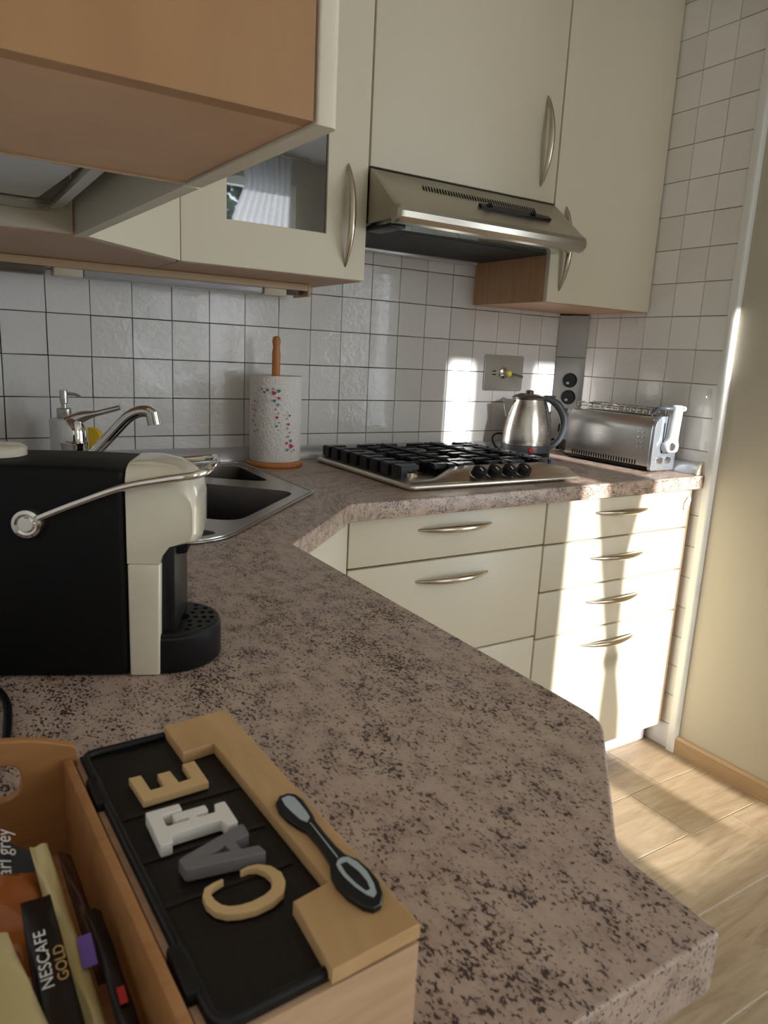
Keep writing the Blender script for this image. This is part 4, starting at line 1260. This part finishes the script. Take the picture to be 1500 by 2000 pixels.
# ------------------------------------------------------------------ box with wooden letters
bx_ = thing('coffee_box', 'pale wooden box with CAFE letters and a spoon cut-out on its lid', 'box', (0, 0, 0))
BP = [(-0.0985, -1.522), (-0.0012, -1.5185), (0.0065, -1.7425), (-0.0895, -1.747)]
def inset(poly, d):
    c = Vector((sum(p[0] for p in poly) / 4, sum(p[1] for p in poly) / 4))
    return [tuple(Vector(p) + Vector((d if p[0] < c.x else -d, d if p[1] < c.y else -d))) for p in poly]
IN = inset(BP, 0.006)
for k in range(4):
    prism('side_board', [BP[k], BP[(k + 1) % 4], IN[(k + 1) % 4], IN[k]], 'z', WZ + 0.0006, 0.9735, OAKB, bx_, smooth=0)
prism('bottom_board', inset(BP, 0.0062), 'z', WZ + 0.001, WZ + 0.005, OAKB, bx_, smooth=0)
MESHM = mat('black_mesh_fabric', (22, 17, 14), 0.45)
mvec = mapped(MESHM, (260, 260, 260), (0, 0, 0.78))
mc = N(MESHM, 'ShaderNodeTexChecker', Scale=1.0)
mc.inputs['Color1'].default_value = srgb(20, 15, 12); mc.inputs['Color2'].default_value = srgb(9, 7, 6)
L(MESHM, mvec, mc.inputs['Vector'])
L(MESHM, mc.outputs['Color'], bsdf(MESHM).inputs['Base Color'])
bump(MESHM, mc.outputs['Fac'], 0.3, 0.001)
lidp = prism('lid_mesh', inset(BP, 0.003), 'z', 0.9738, 0.9752, MESHM, bx_, smooth=0)
rim = rounded(inset(BP, 0.005), 0.008, 5)
bm = bmesh.new()
rr = [(p[0], p[1], 0.9765) for p in rim]
add_tube(bm, rr + [rr[0]], 0.0026, 8)
finish('rim_wire', from_bm(bm), BLACKP, bx_, smooth=60)
for (hx_, hy_) in ((-0.0965, -1.570), (-0.0905, -1.712)):
    h_ = box('hinge', hx_ - 0.001, hx_ + 0.007, hy_ - 0.014, hy_ + 0.014, 0.970, 0.9795, BLACKP, bx_, bev=0.002)
for yy in (-1.5995, -1.638, -1.672):
    box('seam_bar', -0.090, -0.022, yy - 0.0012, yy + 0.0012, 0.9752, 0.9760, mat('dark_brown_bar', (34, 24, 18), 0.5), bx_, smooth=0)
plq = [(-0.044, -1.524), (-0.0012, -1.5195), (0.0068, -1.7425), (-0.038, -1.7455), (-0.036, -1.704), (-0.0165, -1.7005), (-0.0225, -1.5585), (-0.0425, -1.5610)]
flat('wooden_plaque', [plq], 0.9753, 0.983, OAKL, bx_, bev=0.0007)
LW = mat('letter_plywood', (206, 172, 122), 0.55)
LWH = mat('letter_white', (226, 220, 210), 0.5)
LG = mat('letter_grey', (112, 108, 108), 0.5)
flat('letter_e', [[(-0.0765, -1.5695), (-0.0697, -1.5697), (-0.0685, -1.5867), (-0.0611, -1.5865), (-0.0611, -1.5728), (-0.0539, -1.5728), (-0.0526, -1.5865), (-0.0452, -1.5857), (-0.0456, -1.5692), (-0.0381, -1.5685), (-0.0376, -1.5936), (-0.0747, -1.5951)]], 0.9760, 0.9805, LW, bx_, bev=0.0003)
flat('letter_a', [[(-0.0725, -1.6532), (-0.0699, -1.6518), (-0.0367, -1.6413), (-0.0355, -1.6424), (-0.0356, -1.6498), (-0.0361, -1.6511), (-0.0440, -1.6525), (-0.0434, -1.6596), (-0.0347, -1.6613), (-0.0335, -1.6666), (-0.0340, -1.6682), (-0.0707, -1.6620), (-0.0720, -1.6608)], [(-0.0583, -1.6567), (-0.0494, -1.6532), (-0.0484, -1.6586)]], 0.9760, 0.983, LG, bx_, bev=0.0006)
# the slab-serif F is one outline: right is +y, up is -x
def FL(pts):
    return [(-0.0372 - b * 0.99, -1.6392 + a * 0.97) for a, b in pts]
Fp = [(0.0, 0.0), (0.021, 0.0), (0.021, 0.006), (0.0140, 0.0075), (0.0140, 0.0175), (0.0168, 0.0175), (0.0168, 0.0105), (0.0228, 0.0105), (0.0228, 0.0285), (0.0168, 0.0285), (0.0168, 0.0215), (0.0140, 0.0215),
      (0.0140, 0.0335), (0.0242, 0.0335), (0.0242, 0.0225), (0.0305, 0.0225), (0.0305, 0.0405), (0.0, 0.0405), (0.0, 0.0345), (0.0062, 0.0335), (0.0062, 0.0072), (0.0, 0.006)]
flat('letter_f', [rounded(FL(Fp), 0.0009, 2)], 0.9760, 0.983, LWH, bx_, bev=0.0004)
cc_ = [(-0.0478, -1.6703), (-0.0437, -1.6697), (-0.0395, -1.6710), (-0.0358, -1.6751), (-0.0340, -1.6806), (-0.0348, -1.6859), (-0.0378, -1.6908), (-0.0430, -1.6934), (-0.0507, -1.6944), (-0.0569, -1.6935), (-0.0617, -1.6916), (-0.0652, -1.6881), (-0.0670, -1.6832), (-0.0671, -1.6782), (-0.0654, -1.6745), (-0.0615, -1.6728), (-0.0572, -1.6719)]
cw = [0.0005, 0.0009, 0.0015, 0.0024, 0.0029, 0.0031, 0.0032, 0.0031, 0.0029, 0.0026, 0.0025, 0.0024, 0.0022, 0.0019, 0.0015, 0.0010, 0.0006]
lft, rgt = [], []
cpts = [Vector(p) for p in cc_]
for i, p in enumerate(cpts):
    t = (cpts[min(i + 1, len(cpts) - 1)] - cpts[max(i - 1, 0)]).normalized()
    nrm = Vector((-t.y, t.x))
    lft.append(tuple(p + nrm * cw[i])); rgt.append(tuple(p - nrm * cw[i]))
ser = [(-0.0662, -1.6752), (-0.0702, -1.6735), (-0.0688, -1.6726)]
flat('letter_c', [lft + list(reversed(rgt))], 0.9760, 0.9795, LW, bx_, bev=0.0002)
SPM = mat('spoon_black', (14, 15, 14), 0.35)
SPL = mat('spoon_pale', (168, 178, 180), 0.5)
SP = [(-0.0155, -1.6375), (-0.0114, -1.6327), (-0.0061, -1.6323), (-0.0025, -1.6355), (-0.0012, -1.6415), (-0.0017, -1.6499), (-0.0023, -1.6570), (-0.0034, -1.6613), (-0.0035, -1.6729), (-0.0032, -1.6835), (-0.0022, -1.6911), (0.0015, -1.6973), (0.0029, -1.7062), (0.0026, -1.7144), (-0.0000, -1.7223), (-0.0043, -1.7277), (-0.0086, -1.7283), (-0.0121, -1.7246), (-0.0150, -1.7166), (-0.0161, -1.7074), (-0.0153, -1.7009), (-0.0120, -1.6934), (-0.0111, -1.6877), (-0.0105, -1.6774), (-0.0109, -1.6667), (-0.0134, -1.6607), (-0.0157, -1.6532), (-0.0166, -1.6445)]
spn = flat('spoon_cutout', [SP], 0.983, 0.9865, SPM, bx_, bev=0.001)
SH = [(-0.0115, -1.6362), (-0.0071, -1.6354), (-0.0049, -1.6384), (-0.0046, -1.6454), (-0.0047, -1.6529), (-0.0051, -1.6577), (-0.0081, -1.6609), (-0.0103, -1.6573), (-0.0115, -1.6494), (-0.0122, -1.6423)]
SR = [(-0.0101, -1.6962), (-0.0078, -1.6937), (-0.0052, -1.6931), (-0.0025, -1.6942), (-0.0003, -1.6995), (0.0004, -1.7072), (-0.0009, -1.7155), (-0.0029, -1.7212), (-0.0055, -1.7231), (-0.0075, -1.7199), (-0.0095, -1.7133), (-0.0107, -1.7057), (-0.0107, -1.6999)]
SI = [(-0.0082, -1.6966), (-0.0048, -1.6967), (-0.0029, -1.7048), (-0.0028, -1.7126), (-0.0042, -1.7180), (-0.0065, -1.7180), (-0.0081, -1.7116), (-0.0090, -1.7034)]
flat('painted_handle', [SH], 0.9863, 0.9868, SPL, spn, smooth=0)
flat('painted_ring', [SR, SI], 0.9863, 0.9868, SPL, spn, smooth=0)
flat('painted_line', [[(-0.0072, -1.6619), (-0.0067, -1.6622), (-0.0068, -1.6915), (-0.0074, -1.6926)]], 0.9863, 0.9868, SPL, spn, smooth=0)

# ------------------------------------------------------------------ wooden tray of sachets
ty = thing('wooden_tray', 'honey-coloured wooden tray with an oval hand hole, full of sachets', 'tray', (0, 0, 0))
TZ = WZ + 0.0006
prism('side_board', [(-0.1060, -1.532), (-0.1008, -1.532), (-0.0918, -1.748), (-0.0970, -1.748)], 'z', TZ, 0.980, PINE, ty, bev=0.0008)
prism('side_board', [(-0.232, -1.532), (-0.2268, -1.532), (-0.2178, -1.748), (-0.223, -1.748)], 'z', TZ, 0.980, PINE, ty, bev=0.0008)
prism('bottom_board', [(-0.226, -1.532), (-0.1065, -1.532), (-0.0975, -1.745), (-0.217, -1.745)], 'z', TZ, TZ + 0.005, PINE, ty, smooth=0)
prism('end_board', [(-0.2228, -1.748), (-0.0972, -1.748), (-0.0972, -1.753), (-0.2228, -1.753)], 'z', TZ, 0.972, PINE, ty, smooth=0)
endo = rounded([(-0.234, TZ), (-0.0975, TZ), (-0.0975, 0.9865), (-0.120, 0.9965), (-0.165, 1.0035), (-0.211, 0.9965), (-0.234, 0.9865)], [0, 0, 0.004, 0.03, 0.04, 0.03, 0.004], 4)
hol = rounded([(-0.202, 0.962), (-0.128, 0.962), (-0.128, 0.984), (-0.202, 0.984)], 0.0108, 6)
e_ = flat('end_board', [endo, hol], 0.0, 0.006, PINE, ty, bev=0.001)
e_.rotation_euler = (PI / 2, 0, 0); e_.location = (0, -1.5255, 0)

def sachet(name, label, cat, quad, puff, mt, nu=10, nv=14, seed=0, wr=0.0012):
    rnd = random.Random(seed)
    a, b, c, d = [Vector(q) for q in quad]
    nrm = (b - a).cross(d - a).normalized()
    if nrm.z < 0:
        nrm = -nrm
    bm = bmesh.new()
    def surf(sgn):
        g = []
        for i in range(nu + 1):
            r_ = []
            for j in range(nv + 1):
                u, v = i / nu, j / nv
                p = a * (1 - u) * (1 - v) + b * u * (1 - v) + c * u * v + d * (1 - u) * v
                e = min(1.0, 6 * v * (1 - v)) * math.sin(PI * u) ** 0.6
                w = wr * (math.sin(9 * v + 5 * u + seed) + math.sin(17 * v - 7 * u + 2 * seed)) * (0.4 + rnd.random() * 0.6)
                h = puff * e * sgn + w * 0.5 + (0.0002 * sgn)
                r_.append(bm.verts.new(p + nrm * h))
            g.append(r_)
        for i in range(nu):
            for j in range(nv):
                bm.faces.new((g[i][j], g[i + 1][j], g[i + 1][j + 1], g[i][j + 1]))
        return g
    rnd = random.Random(seed); g1 = surf(1)
    rnd = random.Random(seed); g2 = surf(-1)
    for gi, gj in ((g1, g2),):
        ring1 = [gi[i][0] for i in range(nu + 1)] + [gi[nu][j] for j in range(1, nv + 1)] + [gi[i][nv] for i in range(nu - 1, -1, -1)] + [gi[0][j] for j in range(nv - 1, 0, -1)]
        ring2 = [gj[i][0] for i in range(nu + 1)] + [gj[nu][j] for j in range(1, nv + 1)] + [gj[i][nv] for i in range(nu - 1, -1, -1)] + [gj[0][j] for j in range(nv - 1, 0, -1)]
        for k in range(len(ring1)):
            k2 = (k + 1) % len(ring1)
            bm.faces.new((ring1[k], ring1[k2], ring2[k2], ring2[k]))
    root = thing(name, label, cat, (0, 0, 0), group='sachets in the wooden tray')
    finish('wrapper', from_bm(bm), mt, root, smooth=60)
    return root, nrm
def on_text(root, body, size, pos, right, nrm, mt, name='print'):
    right = Vector(right); right = (right - nrm * right.dot(nrm)).normalized()
    up = nrm.cross(right)
    me = text_mesh(body, size)
    M4 = Matrix.Identity(4)
    for i in range(3):
        M4[i][0], M4[i][1], M4[i][2], M4[i][3] = right[i], up[i], nrm[i], pos[i]
    me.transform(M4)
    finish(name, me, mt, root, smooth=0)
SLATE = mat('slate_paper', (46, 50, 58), 0.5)
FOILC = mat('cream_foil', (196, 180, 128), 0.28, metal=0.25)
FOILB = mat('brown_foil', (70, 42, 24), 0.25, metal=0.3)
AMBER = mat('amber_wrapper', (150, 84, 36), 0.2, metal=0.2)
DARKF = mat('dark_foil', (26, 20, 18), 0.25, metal=0.2)
PURP = mat('purple_print', (112, 84, 168), 0.4)
PRW = mat('print_white', (226, 224, 218), 0.5)
PRG = mat('print_gold', (190, 150, 90), 0.4)
PRR = mat('print_red', (180, 40, 44), 0.4)
# tea envelope: slate card with white edge
q = [(-0.1225, -1.588, 0.958), (-0.1285, -1.616, 0.955), (-0.1860, -1.596, 0.982), (-0.180, -1.553, 0.985)]
r1, n1 = sachet('tea_envelope', 'slate grey tea envelope with white lettering near the hand hole', 'tea bag', q, 0.0016, SLATE, seed=1, wr=0.0001)
q_ = [Vector(p) - n1 * 0.0035 for p in q]
cq = sum(q_, Vector()) / 4
q2 = [tuple(cq + (p - cq) * 1.07) for p in q_]
a, b, c, d = [Vector(p) for p in q2]
bm = bmesh.new()
vs = [bm.verts.new(p) for p in (a, b, c, d)] + [bm.verts.new(p + n1 * 0.0012) for p in (a, b, c, d)]
for f in ((0, 1, 2, 3), (4, 7, 6, 5), (0, 4, 5, 1), (1, 5, 6, 2), (2, 6, 7, 3), (3, 7, 4, 0)):
    bm.faces.new([vs[i] for i in f])
finish('paper_edge', from_bm(bm), PRW, r1, smooth=0)
on_text(r1, 'earl grey', 0.0105, Vector((-0.1432, -1.591, 0.9668)) + n1 * 0.0022, (0.03, 1, 0), n1, PRW)
# cream stick sachet with a purple patch
r2, n2 = sachet('coffee_sachet', 'creased cream foil stick sachet lying along the middle of the tray', 'sachet', [(-0.1315, -1.598, 0.974), (-0.1235, -1.599, 0.974), (-0.1130, -1.715, 0.944), (-0.1235, -1.715, 0.944)], 0.003, FOILC, seed=3, wr=0.0016)
bm = bmesh.new()
pc = Vector((-0.1165, -1.664, 0.9607))
for sx_, sy_ in ((-1, -1), (1, -1), (1, 1), (-1, 1)):
    bm.verts.new(pc + Vector((0.0030 * sx_, 0.0075 * sy_, 0.0020 * sy_)))
bm.verts.ensure_lookup_table()
bm.faces.new(bm.verts[:])
finish('purple_patch', from_bm(bm), PURP, r2, smooth=0)
# amber wrappers
sachet('biscuit_wrapper', 'glossy amber wrapper just in front of the tea envelope', 'sachet', [(-0.152, -1.606, 0.970), (-0.1305, -1.610, 0.968), (-0.1265, -1.655, 0.950), (-0.152, -1.655, 0.952)], 0.004, AMBER, seed=5, wr=0.002)
sachet('biscuit_wrapper', 'narrow brown wrapper standing against the right tray wall', 'sachet', [(-0.1185, -1.590, 0.962), (-0.1120, -1.594, 0.960), (-0.1045, -1.660, 0.936), (-0.112, -1.660, 0.936)], 0.0018, FOILB, seed=6, wr=0.001)
# dark coffee sachet with lettering
r5, n5 = sachet('coffee_sachet', 'dark brown coffee sachet with white capital lettering', 'sachet', [(-0.1400, -1.640, 0.976), (-0.1275, -1.640, 0.976), (-0.1230, -1.725, 0.958), (-0.1400, -1.725, 0.958)], 0.0022, DARKF, seed=8, wr=0.0004)
on_text(r5, 'NESCAFE', 0.0068, Vector((-0.1345, -1.672, 0.9693)) + n5 * 0.0026, (0.0, 1, 0), n5, PRW)
on_text(r5, 'GOLD', 0.0060, Vector((-0.1285, -1.676, 0.9685)) + n5 * 0.0024, (0.0, 1, 0), n5, PRG)
# cream bag in the near left corner, striped dark strip at the right
r6, n6 = sachet('coffee_sachet', 'wide cream foil sachet with a purple edge at the left frame edge', 'sachet', [(-0.165, -1.650, 0.980), (-0.1465, -1.658, 0.978), (-0.1330, -1.735, 0.972), (-0.165, -1.735, 0.975)], 0.003, FOILC, seed=11, wr=0.001)
r7, n7 = sachet('coffee_sachet', 'slim black sachet with a red mark beside the right tray wall', 'sachet', [(-0.1125, -1.640, 0.962), (-0.1062, -1.641, 0.960), (-0.1015, -1.735, 0.945), (-0.1110, -1.735, 0.945)], 0.0018, DARKF, seed=12, wr=0.0008)
bm = bmesh.new()
pc = Vector((-0.1075, -1.690, 0.956))
for sx_, sy_ in ((-1, -1), (1, -1), (1, 1), (-1, 1)):
    bm.verts.new(pc + Vector((0.0016 * sx_, 0.004 * sy_, 0.0007 * sy_)))
bm.verts.ensure_lookup_table()
bm.faces.new(bm.verts[:])
finish('red_mark', from_bm(bm), PRR, r7, smooth=0)
